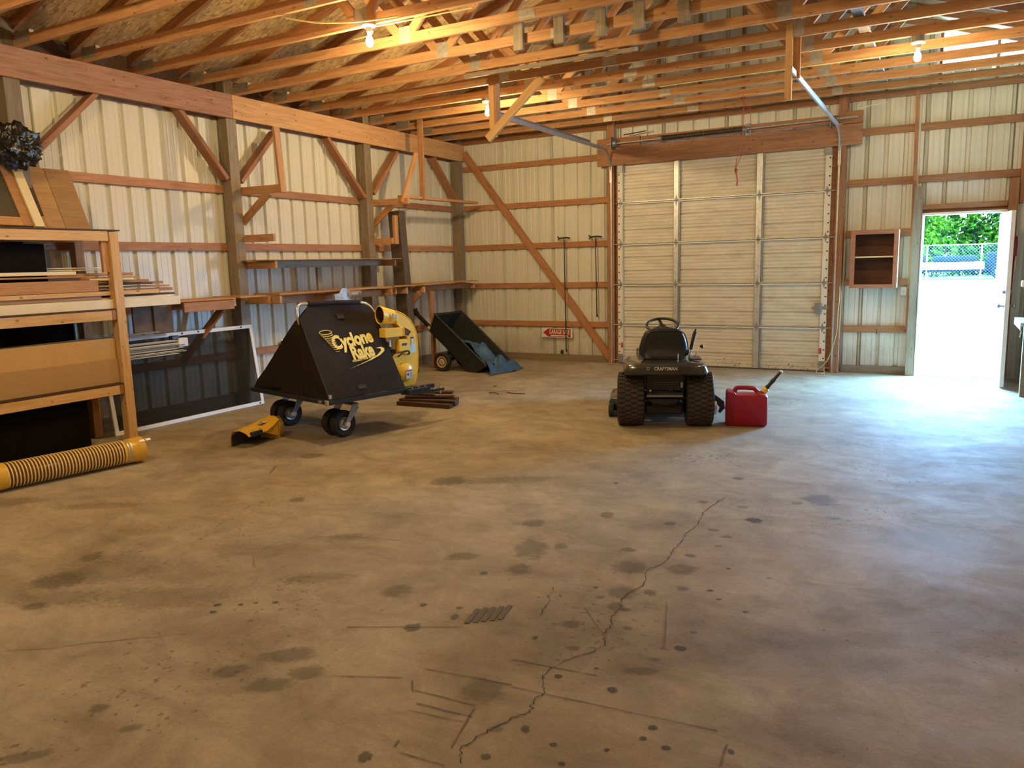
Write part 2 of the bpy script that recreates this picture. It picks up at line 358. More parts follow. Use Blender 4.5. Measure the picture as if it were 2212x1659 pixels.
def single(name, vf, mats, label, cat, M=None, group=None, smooth=None):
    o=part(name,vf,mats,None,M,smooth); o['label']=label; o['category']=cat
    if group: o['group']=group
    return o
def struct(name):
    o=bpy.data.objects.new(name,None); put(o,None,I4); o['kind']='structure'; return o
def T(x,y,z,rz=0,rx=0,ry=0): return Matrix.Translation((x,y,z))@Euler((rx,ry,rz)).to_matrix().to_4x4()
def frame(p0, p1, upv=(0,0,1)):
    p0,p1=V(p0),V(p1); x=(p1-p0).normalized(); u=V(upv); y=u.cross(x)
    if y.length<1e-4: y=V((0,1,0)).cross(x)
    y.normalize(); z=x.cross(y)
    M=Matrix((x,y,z)).transposed().to_4x4(); M.translation=(p0+p1)/2; return M,(p1-p0).length
def board(name, p0, p1, w, t, mat, parent=None, upv=(0,0,1), label=None, b=.003, **k):
    """lumber from p0 to p1; w is measured along up, t across it"""
    M,l=frame(p0,p1,upv)
    if parent is None: return single(name,box(0,0,0,l,t,w,b),mat,label,k['cat'],M,k.get('group'))
    return part(name,box(0,0,0,l,t,w,b),mat,parent,M,label=label)
def text(body, size, mat, parent, M, ext=.0008, bold=0., shear=0., xs=1., name='lettering', align='CENTER', spacing=1.):
    c=bpy.data.curves.new('t','FONT'); c.body=body; c.size=size; c.extrude=ext; c.offset=bold; c.shear=shear; c.align_x=align; c.align_y='CENTER'; c.space_character=spacing; c.resolution_u=3
    t=bpy.data.objects.new('t',c); COL.objects.link(t); bpy.context.view_layer.update()
    me=bpy.data.meshes.new_from_object(t.evaluated_get(bpy.context.evaluated_depsgraph_get())); bpy.data.objects.remove(t)
    me.name=name; me.materials.clear(); me.materials.append(MT[mat])
    me.transform(Matrix.Diagonal((xs,1,1,1)))
    return part(name, me, mat, parent, M)

STAINS=[(5.24,-7.356,0.071,0.033,0.043,-0.082,0.45),(5.421,-7.748,0.106,0.05,0.094,-0.181,0.4),(5.505,-8.04,0.066,0.031,0.043,-0.08,0.35),(5.564,-7.641,0.047,0.023,0.023,-0.048,0.3),(5.588,-7.025,0.046,0.021,0.03,-0.075,0.35),(5.918,-7.534,0.044,0.021,0.015,-0.039,0.45),(6.017,-7.762,0.108,0.051,0.037,-0.101,0.45),(6.264,-7.679,0.096,0.046,0.022,-0.073,0.4),(6.098,-8.076,0.08,0.039,0.032,-0.085,0.4),(6.218,-8.018,0.035,0.017,0.015,-0.045,0.3),(6.124,-8.234,0.043,0.021,0.022,-0.056,0.35),(6.004,-8.487,0.051,0.024,0.019,-0.04,0.35),(6.18,-8.247,0.024,0.012,0.008,-0.022,0.45),(6.338,-7.906,0.041,0.019,0.012,-0.039,0.55),(5.993,-7.018,0.047,0.022,0.012,-0.04,0.45),(6.252,-7.471,0.034,0.016,0.01,-0.033,0.4),(6.06,-6.511,0.041,0.019,0.01,-0.039,0.4),(6.437,-6.747,0.051,0.023,0.013,-0.06,0.6),(6.362,-7.103,0.036,0.016,0.008,-0.03,0.4),(6.738,-6.16,0.107,0.049,0.02,-0.152,0.35),(6.856,-6.502,0.056,0.026,0.004,-0.036,0.4),(6.615,-6.297,0.037,0.017,0.005,-0.035,0.4),(6.324,-6.52,0.04,0.019,0.008,-0.033,0.5),(6.146,-5.866,0.053,0.024,0.012,-0.054,0.5),(6.352,-7.271,0.023,0.011,0.005,-0.021,0.4),(6.261,-7.021,0.037,0.017,0.007,-0.027,0.35),(6.48,-7.566,0.013,0.006,0.003,-0.012,0.6),(6.53,-7.954,0.014,0.007,0.004,-0.012,0.8),(6.669,-8.036,0.015,0.007,0.003,-0.014,0.7),(6.503,-8.487,0.027,0.013,0.008,-0.026,0.75),(6.516,-8.329,0.018,0.008,0.005,-0.019,0.5),(6.113,-8.679,0.035,0.017,0.01,-0.021,0.35),(6.249,-8.417,0.023,0.011,0.009,-0.024,0.35),(6.259,-8.79,0.01,0.006,0.004,-0.009,0.75),(6.149,-8.91,0.018,0.009,0.008,-0.015,0.7),(6.371,-8.906,0.02,0.009,0.011,-0.027,0.75),(6.585,-9.066,0.018,0.009,0.007,-0.019,0.8),(6.575,-9.143,0.014,0.007,0.004,-0.013,0.6),(6.66,-9.158,0.016,0.008,0.005,-0.017,0.7),(6.491,-9.255,0.014,0.007,0.006,-0.013,0.85),(6.321,-9.308,0.015,0.007,0.006,-0.012,0.65),(6.854,-9.083,0.012,0.006,0.004,-0.017,0.7),(6.39,-9.387,0.013,0.006,0.005,-0.011,0.65),(6.444,-8.622,0.025,0.013,0.005,-0.015,0.5),(6.424,-8.731,0.065,0.032,0.012,-0.033,0.25),(5.954,-8.079,0.014,0.007,0.006,-0.015,0.7),(5.842,-8.243,0.01,0.005,0.006,-0.011,0.6),(6.017,-8.173,0.025,0.012,0.008,-0.019,0.4),(5.925,-8.67,0.016,0.008,0.008,-0.017,0.7),(6.198,-9.271,0.018,0.009,0.013,-0.024,0.6),(7.007,-8.066,0.008,0.004,0.001,-0.006,0.9),(7.104,-8.119,0.006,0.003,0.001,-0.006,0.9),(6.69,-7.601,0.014,0.007,0.002,-0.015,0.5),(5.381,-6.337,0.018,0.008,0.011,-0.027,0.6),(6.466,-7.875,0.018,0.009,0.003,-0.013,0.7),(6.082,-8.845,0.009,0.004,0.004,-0.006,0.6),(5.995,-8.888,0.009,0.004,0.004,-0.006,0.6),(2.718,-6.61,0.113,0.048,0.07,-0.074,0.45),(4.313,-7.584,0.332,0.152,0.163,-0.21,0.4),(5.364,-8.165,0.02,0.01,0.013,-0.021,0.6),(5.301,-8.613,0.017,0.009,0.013,-0.018,0.6),(5.391,-8.828,0.042,0.02,0.026,-0.036,0.7),(5.504,-8.654,0.021,0.01,0.021,-0.032,0.7),(6.106,-9.322,0.032,0.016,0.011,-0.019,0.55),(5.8,-9.643,0.024,0.012,0.022,-0.027,0.7),(6.154,-9.465,0.017,0.009,0.01,-0.016,0.75),(5.939,-9.122,0.086,0.043,0.056,-0.093,0.25),(5.14,-8.015,0.104,0.05,0.036,-0.057,0.4),(3.514,-7.618,0.061,0.028,0.059,-0.059,0.45),(5.088,-8.531,0.084,0.04,0.053,-0.07,0.45),(3.596,-9.457,0.063,0.03,0.04,-0.023,0.4),(5.243,-9.336,0.075,0.037,0.043,-0.046,0.45),(5.075,-9.255,0.131,0.065,0.049,-0.05,0.4),(4.402,-9.05,0.021,0.01,0.013,-0.011,0.7),(4.501,-8.997,0.014,0.007,0.012,-0.011,0.7),(4.555,-8.953,0.012,0.006,0.008,-0.008,0.8),(4.636,-8.905,0.017,0.008,0.01,-0.01,0.8),(4.447,-9.115,0.018,0.009,0.012,-0.01,0.6),(3.388,-9.219,0.159,0.077,0.12,-0.071,0.3),(4.95,-9.899,0.045,0.022,0.023,-0.016,0.3),(4.77,-10.165,0.092,0.047,0.032,-0.018,0.35),(4.427,-6.571,0.4,0.177,0.142,-0.237,0.3),(2.748,-7.089,0.014,0.006,0.106,-0.103,0.4),(5.163,-8.753,0.014,0.006,0.008,-0.01,0.5),(5.473,-8.568,0.015,0.007,0.008,-0.012,0.6),(4.727,-9.866,0.04,0.02,0.029,-0.019,0.35),(3.222,-8.92,0.075,0.035,0.069,-0.044,0.25),(5.182,-9.462,0.114,0.057,0.044,-0.042,0.35),(4.96,-9.457,0.076,0.038,0.042,-0.037,0.3),(4.238,-6.791,0.143,0.063,0.084,-0.127,0.3)]
CRACK=[(6.174,-6.358),(6.136,-6.541),(6.12,-6.731),(6.153,-6.981),(6.131,-7.169),(6.146,-7.287),(6.152,-7.481),(6.159,-7.642),(6.108,-7.787),(6.156,-7.926),(6.116,-8.154),(6.152,-8.247),(6.144,-8.343),(6.174,-8.417),(6.175,-8.513),(6.218,-8.594),(6.189,-8.685),(6.115,-8.794),(6.095,-8.942),(6.151,-9.034),(6.145,-9.106),(6.168,-9.178),(6.13,-9.229),(6.097,-9.322),(6.082,-9.36),(6.06,-9.457),(6.099,-9.532)]
CR2=[[(5.765,-8.175),(5.831,-8.375),(5.846,-8.475)],[(4.06,-8.466),(4.016,-8.283),(4.188,-8.116),(4.367,-8.033),(4.684,-7.954)],[(4.063,-8.504),(4.2,-8.625)],[(3.933,-9.796),(4.219,-9.564),(4.516,-9.324)]]
SCR=[[(5.653,-9.094),(6.019,-9.046)],[(5.706,-9.245),(5.963,-9.227)],[(5.704,-9.257),(5.655,-9.189)],[(5.973,-9.243),(6.025,-9.475)],[(5.763,-9.364),(5.982,-9.334)],[(5.874,-9.579),(6.059,-9.566)],[(6.027,-9.06),(6.787,-8.99)],[(5.926,-8.877),(6.283,-8.84)],[(5.322,-9.317),(5.612,-9.192)],[(6.833,-9.053),(6.839,-9.17)],[(5.852,-9.562),(5.845,-9.523)],[(5.766,-9.313),(5.996,-9.296)],[(5.987,-8.3),(6.202,-8.546)],[(6.318,-8.085),(6.446,-8.515)],[(5.126,-8.953),(5.593,-8.725)]]

# ================================================================= STRUCTURE
WID = 9.14; YF = -15.2; SLOPE = 1/3; TB = 3.55        # span, front wall, roof pitch, truss seat
def roofz(x): return TB+.19+SLOPE*min(x, WID-x)
# ---- floor
floor = struct('floor')
slab = part('slab', rbox(-.05,WID+.05,YF,.04,-.12,0), 'concrete', floor)
def disc(n=28, jit=.10, seed=0):
    rnd=random.Random(seed); v=[(0,0,0)]; 
    for i in range(n):
        a=2*PI*i/n; r=1*(1+.0*rnd.uniform(-jit,jit)); v.append((r*math.cos(a),r*math.sin(a),0))
    return v,[(0,i+1,(i+1)%n+1) for i in range(n)]
dm={k:mesh_of('floor_stain_and_sheen',disc(),k) for k in ('stain_d','stain_m','stain_s','stain_b','worn_sheen')}
def stain(x,y,ux,uy,vx,vy,k,z,sc=1.25):
    M=Matrix(((ux*sc,vx*sc,0,x),(uy*sc,vy*sc,0,y),(0,0,1,z),(0,0,0,1)))
    part('floor_stain_and_sheen',dm[k],None,floor,M)
for i,(x,y,ux,uy,vx,vy,s) in enumerate(STAINS):
    area=math.hypot(ux,uy)*math.hypot(vx,vy)
    k='stain_d' if s>=.6 else ('stain_m' if area<.05 else 'stain_b')
    if i in (55,56): k='stain_s'
    if abs(x-3.9)<0: k='stain_s'
    stain(x,y,ux,uy,vx,vy,k,.0006+i*.00002)
for i,(x,y,a,b) in enumerate(((4.1,-9.1,.55,.22),(4.6,-8.6,.3,.12),(3.6,-9.35,.35,.16),(4.35,-8.05,.22,.10),(2.35,-8.3,.5,.12),(3.5,-9.0,.5,.3),(2.2,-3.2,.5,.12),(2.6,-3.05,.3,.08),(1.5,-8.6,.7,.18),(4.6,-6.6,.7,.15))):
    stain(x,y,a*.85,a*.52,-b*.52,b*.85,'stain_s',.0022+i*.00003,1.2)
for i,(x,y,a,b) in enumerate(((6.4,-9.0,.16,.07),(7.35,-9.25,.22,.07),(6.75,-9.05,.16,.06),(3.1,-7.6,.35,.14),(2.9,-8.1,.28,.1),(7.2,-7.0,.9,.45),(7.7,-8.6,.4,.12),(4.7,-6.2,.5,.1))):  # the widest one paints a gloss on the floor, the rest are worn
    stain(x,y,a*.87,a*.49,-b*.49,b*.87,'worn_sheen',.0026+i*.00003,1.3)
def ribbon(pts, w, z, jit=.0, seed=1, sub=6):
    rnd=random.Random(seed); P=[]
    for a,b in zip(pts,pts[1:]):
        for k in range(sub):
            t=k/sub; P.append(V((a[0]+(b[0]-a[0])*t+rnd.uniform(-jit,jit), a[1]+(b[1]-a[1])*t+rnd.uniform(-jit,jit),z)))
    P.append(V((*pts[-1],z))); v=[];f=[]
    for k,p in enumerate(P):
        d=(P[min(k+1,len(P)-1)]-P[max(k-1,0)]).normalized(); n=V((-d.y,d.x,0))*w*(.3+rnd.random()*.9)/2
        v += [tuple(p-n),tuple(p+n)]
        if k: f.append((2*k-2,2*k,2*k+1,2*k-1))
    return v,f
part('crack', ribbon(CRACK,.0045,.0034,.008,3), 'crack', floor)
for i,c in enumerate(CR2): part('crack', ribbon(c,.004,.0034,.01,5+i), 'crack' if i<1 else 'scratch', floor)
for i,c in enumerate(SCR): part('scratch', ribbon(c,.006,.0036,.002,15+i), 'scratch', floor)
# waffle print left by a damp boot pad
for k in range(5):
    part('waffle_print', box(0,0,0,.150,.024,.0004), 'print', floor, T(5.632+.029*(k-2),-8.566+.024*(k-2),.0037,rz=1.75))
# ---- ribbed steel siding sheets (36 in. cover, a major rib every 9 in.)
RP=.2286
def rib_profile(u0,u1):
    """(u, depth) points: the back of the sheet seen from indoors, ribs sink away"""
    pts=[]; k0=math.floor(u0/RP)-1
    for k in range(k0, math.ceil(u1/RP)+1):
        c=k*RP
        pts += [(c-.030,0),(c-.018,.032),(c+.018,.032),(c+.030,0)]
        for q in (.0762,.1524): pts += [(c+q-.010,0),(c+q-.004,.0028),(c+q+.004,.0028),(c+q+.010,0)]
    pts=sorted(pts); out=[(u0,0)]+[p for p in pts if u0<p[0]<u1]+[(u1,0)]
    return out
NS=[0]
def sheet(parent, axis, u0,u1,z0,z1f, off=0.):
    u1+=.012; NS[0]+=1; off+=(.0012 if NS[0]%2 else 0)*(-1 if axis=='y' else 1)
    """axis 'x': sheet along x at y=off, ribs to +y; axis 'y': along y at x=off, ribs to -x; z1f(u) top edge"""
    pr=rib_profile(u0,u1); v=[];f=[]
    for (u,d) in pr:
        for z in (z0,z1f(u)):
            v.append((u,off+d,z) if axis=='x' else ((off-d,u,z) if axis=='y' else (off+d,u,z)))
    for i in range(len(pr)-1): f.append((2*i,2*i+2,2*i+3,2*i+1))
    return part('siding_sheet',(v,f),'siding',parent)
wl=struct('wall_left'); wb=struct('wall_back'); wr=struct('wall_right'); wf=struct('wall_front')
SW=.9144
u=-15.2
while u<-.01:
    sheet(wl,'y',u,min(u+SW,0),0,lambda q:3.74); u+=SW
u=-15.2
while u<-.01:
    sheet(wr,'z',u,min(u+SW,0),0,lambda q:3.74,off=WID); u+=SW
GD0,GD1=2.978,5.991; MD0,MD1=7.09,7.99
u=0
while u<WID-.01:
    a,b=u,min(u+SW,WID); cuts=sorted(set([a,b]+[c for c in (GD0,GD1,MD0-.02,MD1+.02,7.18,8.72) if a<c<b]))
    for c,d in zip(cuts,cuts[1:]):
        m=(c+d)/2; z0=0
        if GD0<m<GD1: z0=3.04
        if MD0-.02<m<MD1+.02: z0=2.12
        if 7.18<m<8.72: sheet(wb,'x',c,d,z0,lambda q:3.80)
        else: sheet(wb,'x',c,d,z0,lambda q:roofz(q)-.01)
    u+=SW
# front wall behind the camera
u=0
while u<WID-.01:
    sheet(wf,'x',u,min(u+SW,WID),0,lambda q:roofz(q)-.01,off=YF); u+=SW
part('backing_sheet', rbox(-.0,WID,YF-.06,YF-.03,0,5.2),'siding',wf)
# ---- left wall framing
PY=[-.185-2.4016*k+.07 for k in range(7)]      # post centres
GZ=[.64,1.265,1.905,2.56]
def post6(parent,x,y,z0,z1,mat='treated'):
    board('post',(x,y,z0),(x,y,z1),.14,.14,mat,parent,upv=(0,1,0))
for y in PY: post6(wl,.108,y,0,3.80)
for gz in GZ:
    for a,b in zip(PY,PY[1:]):
        board('girt',(.019,b+.003,gz-.045),(.019,a-.003,gz-.045),.089,.038,'girt',wl)
board('skirt_board',(.019,YF,.07),(.019,0,.07),.14,.036,'treated',wl)
board('header_beam',(.198,YF,3.42),(.198,PY[2]-.0,3.42),.262,.038,'beam',wl)
board('header_beam',(.198,PY[2]+.002,3.42),(.198,-.03,3.42),.262,.038,'beam2',wl)
board('outer_header',(.019,YF,3.42),(.019,-.03,3.42),.262,.036,'pine_dark',wl)
part('eave_dark_filler',rbox(.002,.03,YF,0,3.552,3.75),'darkboard',wl); part('eave_dark_filler',rbox(WID-.03,WID-.002,YF,0,3.552,3.75),'darkboard',wr)  # dark boards added so the wall above the beams reads as shaded
def brace(pa,pb,mat='pine_dark',w=.05): board('knee_brace',pa,pb,w,.13,mat,wl,upv=V(pb).__sub__(V(pa)).cross(V((1,0,0))))
for (y0,z0,y1,z1) in ((-6.525,3.30,-7.22,2.63),(-5.615,3.33,-5.02,2.62),(-4.21,3.24,-4.82,2.60),(-3.307,3.29,-2.60,2.56),(-1.80,3.26,-2.40,2.62),(-.857,3.28,-.20,2.64),(-8.0,3.3,-7.42,2.6),(-9.1,3.3,-9.7,2.6)):
    brace((.112,y0,z0),(.112,y1,z1))
# ---- back wall framing
for gz in GZ+[3.20]:
    segs=[(.18,2.84),(6.19,6.96),(7.02,8.11)] 
    for a,b in segs:
        if a>7 and gz<2.2: continue
        if a>7 and gz<2.5: continue
        board('girt',(a,-.021,gz-.045),(b,-.021,gz-.045),.089,.038,'girt' if a<3 else 'pine_dark',wb)
    if gz>2.2: board('girt',(8.16,-.021,gz-.045),(WID-.05,-.021,gz-.045),.089,.038,'pine_dark',wb)
board('skirt_board',(.18,-.021,.05),(2.84,-.021,.05),.10,.036,'treated',wb)
board('skirt_board',(6.19,-.021,.05),(7.0,-.021,.05),.10,.036,'treated',wb)
post6(wb,WID-.10,-.11,0,3.75)
for y in PY[1:]: post6(wr,WID-.108,y,0,3.75)
for gz in GZ: board('girt',(WID-.021,YF,gz-.045),(WID-.021,-.2,gz-.045),.089,.038,'girt',wr)
board('header_beam',(WID-.198,YF,3.42),(WID-.198,-.03,3.42),.262,.038,'beam',wr)
board('door_post',(2.865,-.055,0),(2.865,-.055,3.75),.11,.11,'beam',wb,upv=(0,1,0))
board('door_post',(6.11,-.055,0),(6.11,-.055,3.75),.14,.11,'beam',wb,upv=(0,1,0))
board('stud',(6.99,-.021,1.30),(6.965,-.021,3.60),.042,.09,'girt',wb,upv=(1,0,0)) 
board('stud',(8.135,-.03,2.15),(8.135,-.03,3.62),.045,.09,'pine_dark',wb,upv=(1,0,0))
board('door_post',(7.035,-.07,0),(7.035,-.07,2.42),.105,.12,'treated',wb,upv=(1,0,0))
board('stud',(6.972,-.06,.60),(6.978,-.06,2.5),.030,.10,'girt',wb,upv=(1,0,0))
board('door_post',(8.055,-.07,0),(8.055,-.07,2.45),.10,.12,'pine_dark',wb,upv=(1,0,0))
part('head_filler',rbox(7.07,8.01,-.03,.02,2.07,2.17),'pine_dark',wb)  # added to close a light leak above the door head
board('lintel',(7.09,-.06,2.16),(8.0,-.06,2.16),.065,.05,'pine_dark',wb)
part('door_frame_strip',rbox(GD0-.10,GD0+.05,-.045,-.003,0,3.1),'beam',wb); part('door_frame_strip',rbox(GD1-.05,GD1+.12,-.045,-.003,0,3.1),'beam',wb)
# long diagonal brace in the back left corner
board('diagonal_brace',(.23,-.063,3.42),(2.83,-.063,.07),.115,.038,'girt',wb,upv=V((3.35,0,2.6)))
# header across the garage door
board('door_header',(2.668,-.134,3.13),(6.352,-.134,3.13),.262,.040,'beam',wb)
board('header_cleat',(2.668,-.134,3.33),(3.35,-.134,3.33),.135,.04,'girt',wb)
board('header_cleat',(3.02,-.134,3.32),(6.352,-.134,3.345),.12,.036,'girt',wb) if 0 else None
board('spring_board',(3.36,-.134,3.335),(6.05,-.134,3.335),.105,.036,'girt',wb)
board('header_cleat',(6.053,-.134,3.345),(6.352,-.134,3.345),.15,.036,'girt',wb)
# ---- ceiling: trusses, sheathing, roof metal
ceil=struct('ceiling')
RZ=TB+.089+SLOPE*WID/2
def truss(y, gable=False):
    mt='pine' if not gable else 'pine_dark'
    t=board('truss',(.0,y,TB+.0445),(WID,y,TB+.0445),.089,.038,mt,ceil)
    tm='pine_dark'
    for s in (0,1):
        X=(lambda q:q) if s==0 else (lambda q:WID-q)
        z0=TB+.089+.048
        board('top_chord',(X(-.30),y,z0-.1),(X(WID/2),y,z0+SLOPE*WID/2),.089,.038,tm,t)
        if not gable:
            zt=lambda q: TB+.09+SLOPE*q
            board('web',(X(2.98),y,TB+.09),(X(2.28),y,zt(2.28)),.089,.036,tm,t,upv=(0,1,0)) if 0 else None
            def web(a,b):
                M,l=frame(a,b,(V(b)-V(a)).cross(V((0,1,0))))
                part('web',box(0,0,0,l,.036,.086,.003),'pine' if s else 'pine',t,M)
            web((X(2.98),y,TB+.08),(X(2.28),y,zt(2.28)+.01)); web((X(3.10),y,TB+.08),(X(4.50),y,RZ))
            pl=box(X(3.05),y,TB+.075,.125,.0405,.14)
            part('nail_plate',pl,'plate',t,I4)
            part('nail_plate',box(X(2.28),y,zt(2.28)+.03,.12,.0405,.10),'plate',t,I4)
            part('nail_plate',box(X(.32),y,TB+.07,.22,.0405,.10),'plate',t,I4)
    if not gable:
        part('nail_plate',box(4.28,y,TB+.045,.15,.0405,.075),'plate',t,I4)
        part('nail_plate',box(4.57,y,RZ,.2,.0405,.12),'plate',t,I4)
    else:
        x=.6
        while x<WID-.3:
            part('web',box(x,y,(TB+.09+roofz(x)-.1)/2,.038,.06,roofz(x)-.1-TB-.09,.003),'pine_dark',t,I4); x+=.6
    return t
TY=[-.648-.6*k for k in range(24)]
for y in TY: truss(y-.0)
truss(-.045,True)
# sheathing
shm={}
for s in (0,1):
    for r in range(4):
        a0=-.30+r*1.25; a1=min(a0+1.245,WID/2-.012)
        if a0>=WID/2: continue
        yy=YF-.3; k=0
        off=-1.2 if r%2 else 0
        y0=yy+off
        while y0<.30:
            ya,yb=max(y0,YF-.3)+.002,min(y0+2.44,.30)-.002
            if yb-ya>.1:
                X=(lambda q:q) if s==0 else (lambda q:WID-q)
                za=TB+.186+SLOPE*a0; zb=TB+.186+SLOPE*a1
                p0=V((X(a0),(ya+yb)/2,za)); p1=V((X(a1),(ya+yb)/2,zb))
                M,l=frame(p0,p1,(0,0,1))
                part('sheathing_panel',box(0,0,.006,l,yb-ya,.012),'osb',ceil,M)
            y0+=2.44
# roof metal above the boards: a hairline gap at the ridge under short cap pieces
for s in (0,1):
    X=(lambda q:q) if s==0 else (lambda q:WID-q)
    M,l=frame((X(-.35),YF/2,TB+.215+SLOPE*-.35),(X(WID/2-.012),YF/2,TB+.215+SLOPE*(WID/2-.012)))
    part('roof_sheet',box(0,0,.01,l,-YF+.8,.012),'galv',ceil,M)
    # soffit closes the eave
    part('soffit',rbox(X(-.33),X(-.0),YF-.3,.3,3.50,3.52),'pine_dark',ceil)
    part('fascia',rbox(X(-.34),X(-.32),YF-.3,.3,3.48,3.70),'pine_dark',ceil)
y0=YF-.4; gaps=[-1.02,-2.95,-3.1,-4.25,-5.6,-7.1,-9.0]
gaps=sorted(gaps); cur=y0
for g in gaps+[.4]:
    e=g if g==.4 else g-.012
    part('ridge_cap',prism([(WID/2-.12,RZ+.10),(WID/2,RZ+.155),(WID/2+.12,RZ+.10),(WID/2,RZ+.13)],e-cur,'Y',cur),'galv',ceil)
    cur=g+.012
# odd lumber nailed to the trusses
for i,(x,y,z) in enumerate(((3.896,-5.015,3.5),(4.30,-5.09,3.5),(4.695,-5.10,3.5),(5.037,-5.02,3.5),(5.416,-5.0,3.5))):
    board('hanger_block',(x,-4.85-.04,3.49),(x,-4.85-.04,3.80),.098,.038,'grey_wood',ceil,upv=(1,0,0))
board('nailer_plank',(2.9,-4.19,3.53),(4.75,-4.19,3.53),.14,.038,'grey_wood',ceil,upv=(0,1,.25))
board('lateral_brace',(3.05,-6.6,3.655),(3.05,-.5,3.655),.038,.089,'grey_wood',ceil) if 0 else None
board('lateral_brace',(6.6,-7.5,3.66),(6.6,-.5,3.66),.038,.089,'grey_wood',ceil)
board('lateral_brace',(5.2,-6.8,4.6),(5.2,-.5,4.6),.09,.038,'pine_dark',ceil)
# posts hanging from the trusses that carry the door tracks
hl=thing('track_hanger','pine hanger with a diagonal board beside the left track and bulb','track hanger')
board('hanger_post',(2.86,-3.60,2.99),(2.86,-3.60,3.72),.085,.04,'fresh',hl,upv=(1,0,0))
board('hanger_post',(2.905,-3.585,3.05),(2.905,-3.585,3.72),.038,.085,'pine',hl,upv=(1,0,0))
board('diagonal_board',(2.81,-3.645,2.97),(3.50,-3.645,3.54),.09,.038,'fresh',hl,upv=(-.57,0,.69))
hr=thing('track_hanger','two upright boards hanging above the right end of garage door track','track hanger')
board('hanger_post',(6.03,-3.66,3.005),(6.03,-3.66,3.66),.06,.045,'fresh',hr,upv=(1,0,0))
board('hanger_post',(6.085,-3.60,3.20),(6.085,-3.60,4.1),.07,.04,'pine',hr,upv=(1,0,0))

# ================================================================= GARAGE DOOR (door_1)
d1=struct('door_1'); SH=.61
DY=-.075
def section(z0):
    """one ribbed steel section seen from behind, horizontal ribs"""
    pr=[(0,0)]
    for k in range(1,12):
        z=k*SH/12; big = k in (4,8)
        w=.013 if big else .008; d=.024 if big else .009
        pr += [(z-w,0),(z-w*.4,d),(z+w*.4,d),(z+w,0)]
    pr.append((SH-.002,0)); v=[];f=[]
    for z,d in pr:
        for x in (GD0,GD1): v.append((x,DY+.02+d,z0+z+.004))
    for i in range(len(pr)-1): f.append((2*i,2*i+1,2*i+3,2*i+2))
    return v,f
STX=[(3.885,.075),(5.065,.085)]
hinge_vf=G()
hinge_vf.add(prism([(-.022,0),(0,.075),(.022,0),(0,-.0)],.003,'Y',-.0)); hinge_vf.add(prism([(-.022,0),(0,-.075),(.022,0),(0,.0)],.003,'Y',-.0)); hinge_vf.add(tube([(-.03,-.006,0),(.03,-.006,0)],.007,6))
hinge_me=mesh_of('hinge',hinge_vf,'galv_dark')
for k in range(5):
    z0=k*SH
    s=part('door_section',section(z0),'doorskin',d1)
    part('leak_backing',rbox(GD0,GD1,DY+.046,DY+.052,max(0,z0-.012),z0+SH+.012),'white',s)  # sheet added behind the section to stop light leaking at the joints
    # top and bottom rails of the section; the top one's white paints its bright reflection
    part('section_rail',rbox(GD0,GD1,DY-.022,DY+.018,z0+SH-.020,z0+SH-.003,.002),'white_al',s)
    part('section_rail',rbox(GD0,GD1,DY-.020,DY+.018,z0+.004,z0+.020,.002),'galv' if k else 'galv_dark',s)
    for x,w in STX:
        g=G(); g.add(rbox(x-w/2,x+w/2,DY-.028,DY-.025,z0+.02,z0+SH-.02)); g.add(rbox(x-w/2,x-w/2+.003,DY-.028,DY+.018,z0+.02,z0+SH-.02)); g.add(rbox(x+w/2-.003,x+w/2,DY-.028,DY+.018,z0+.02,z0+SH-.02))
        part('stile',g,'galv' if k<5 else 'white',s)
        g=G(); g.add(rbox(x+w/2,x+w/2+.016,DY-.018,DY+.018,z0+.02,z0+SH-.02)); part('stile_flange',g,'galv_dark',s)
    for sx,xe in ((1,GD0),(-1,GD1)):
        w=.082; g=G(); n=4
        g.add(rbox(xe,xe+sx*w,DY-.03,DY-.027,z0+.02,z0+SH-.02)); g.add(rbox(xe+sx*(w-.003),xe+sx*w,DY-.03,DY+.018,z0+.02,z0+SH-.02))
        for q in range(5): g.add(lathe([(.011,-.031),(.011,-.0302)],10,'Y',(xe+sx*.02,DY,z0+.07+q*.118)),1)
        part('end_stile',g,['white','ink_shade'],s)
        if k==0:
            part('warning_label',rbox(xe+sx*.045,xe+sx*.078,DY-.033,DY-.0305,z0+.25,z0+.33),'orange',s)
            part('bottom_bracket',rbox(xe+sx*.0,xe+sx*.08,DY-.034,DY-.0305,z0+.02,z0+.15),'galv_dark',s)
for k in range(1,5):
    for x in (GD0+.045,STX[0][0],STX[1][0],GD1-.045):
        part('hinge',hinge_me,None,d1,T(x,DY-.034,k*SH))
for sx,xe in ((-1,GD0),(1,GD1)):
    for z in [.06]+[k*SH for k in range(1,5)]+[3.0]:
        part('roller',[cyl((xe-sx*.03,DY-.04,z),(xe+sx*.07,DY-.04,z),.006,8),][0],'steel',d1)
    part('top_fixture',rbox(xe-sx*.09,xe,DY-.05,DY-.028,2.90,3.0,.004),'galv_dark',d1)
part('bottom_seal',rbox(GD0,GD1,DY-.02,DY+.01,.0,.010),'rubber',d1)
part('lock_bolt',G().add(rbox(5.80,6.02,DY-.045,DY-.032,.86,.90,.003)).add(rbox(5.84,5.93,DY-.05,DY-.031,.80,.95,.004)),'galv_dark',d1)
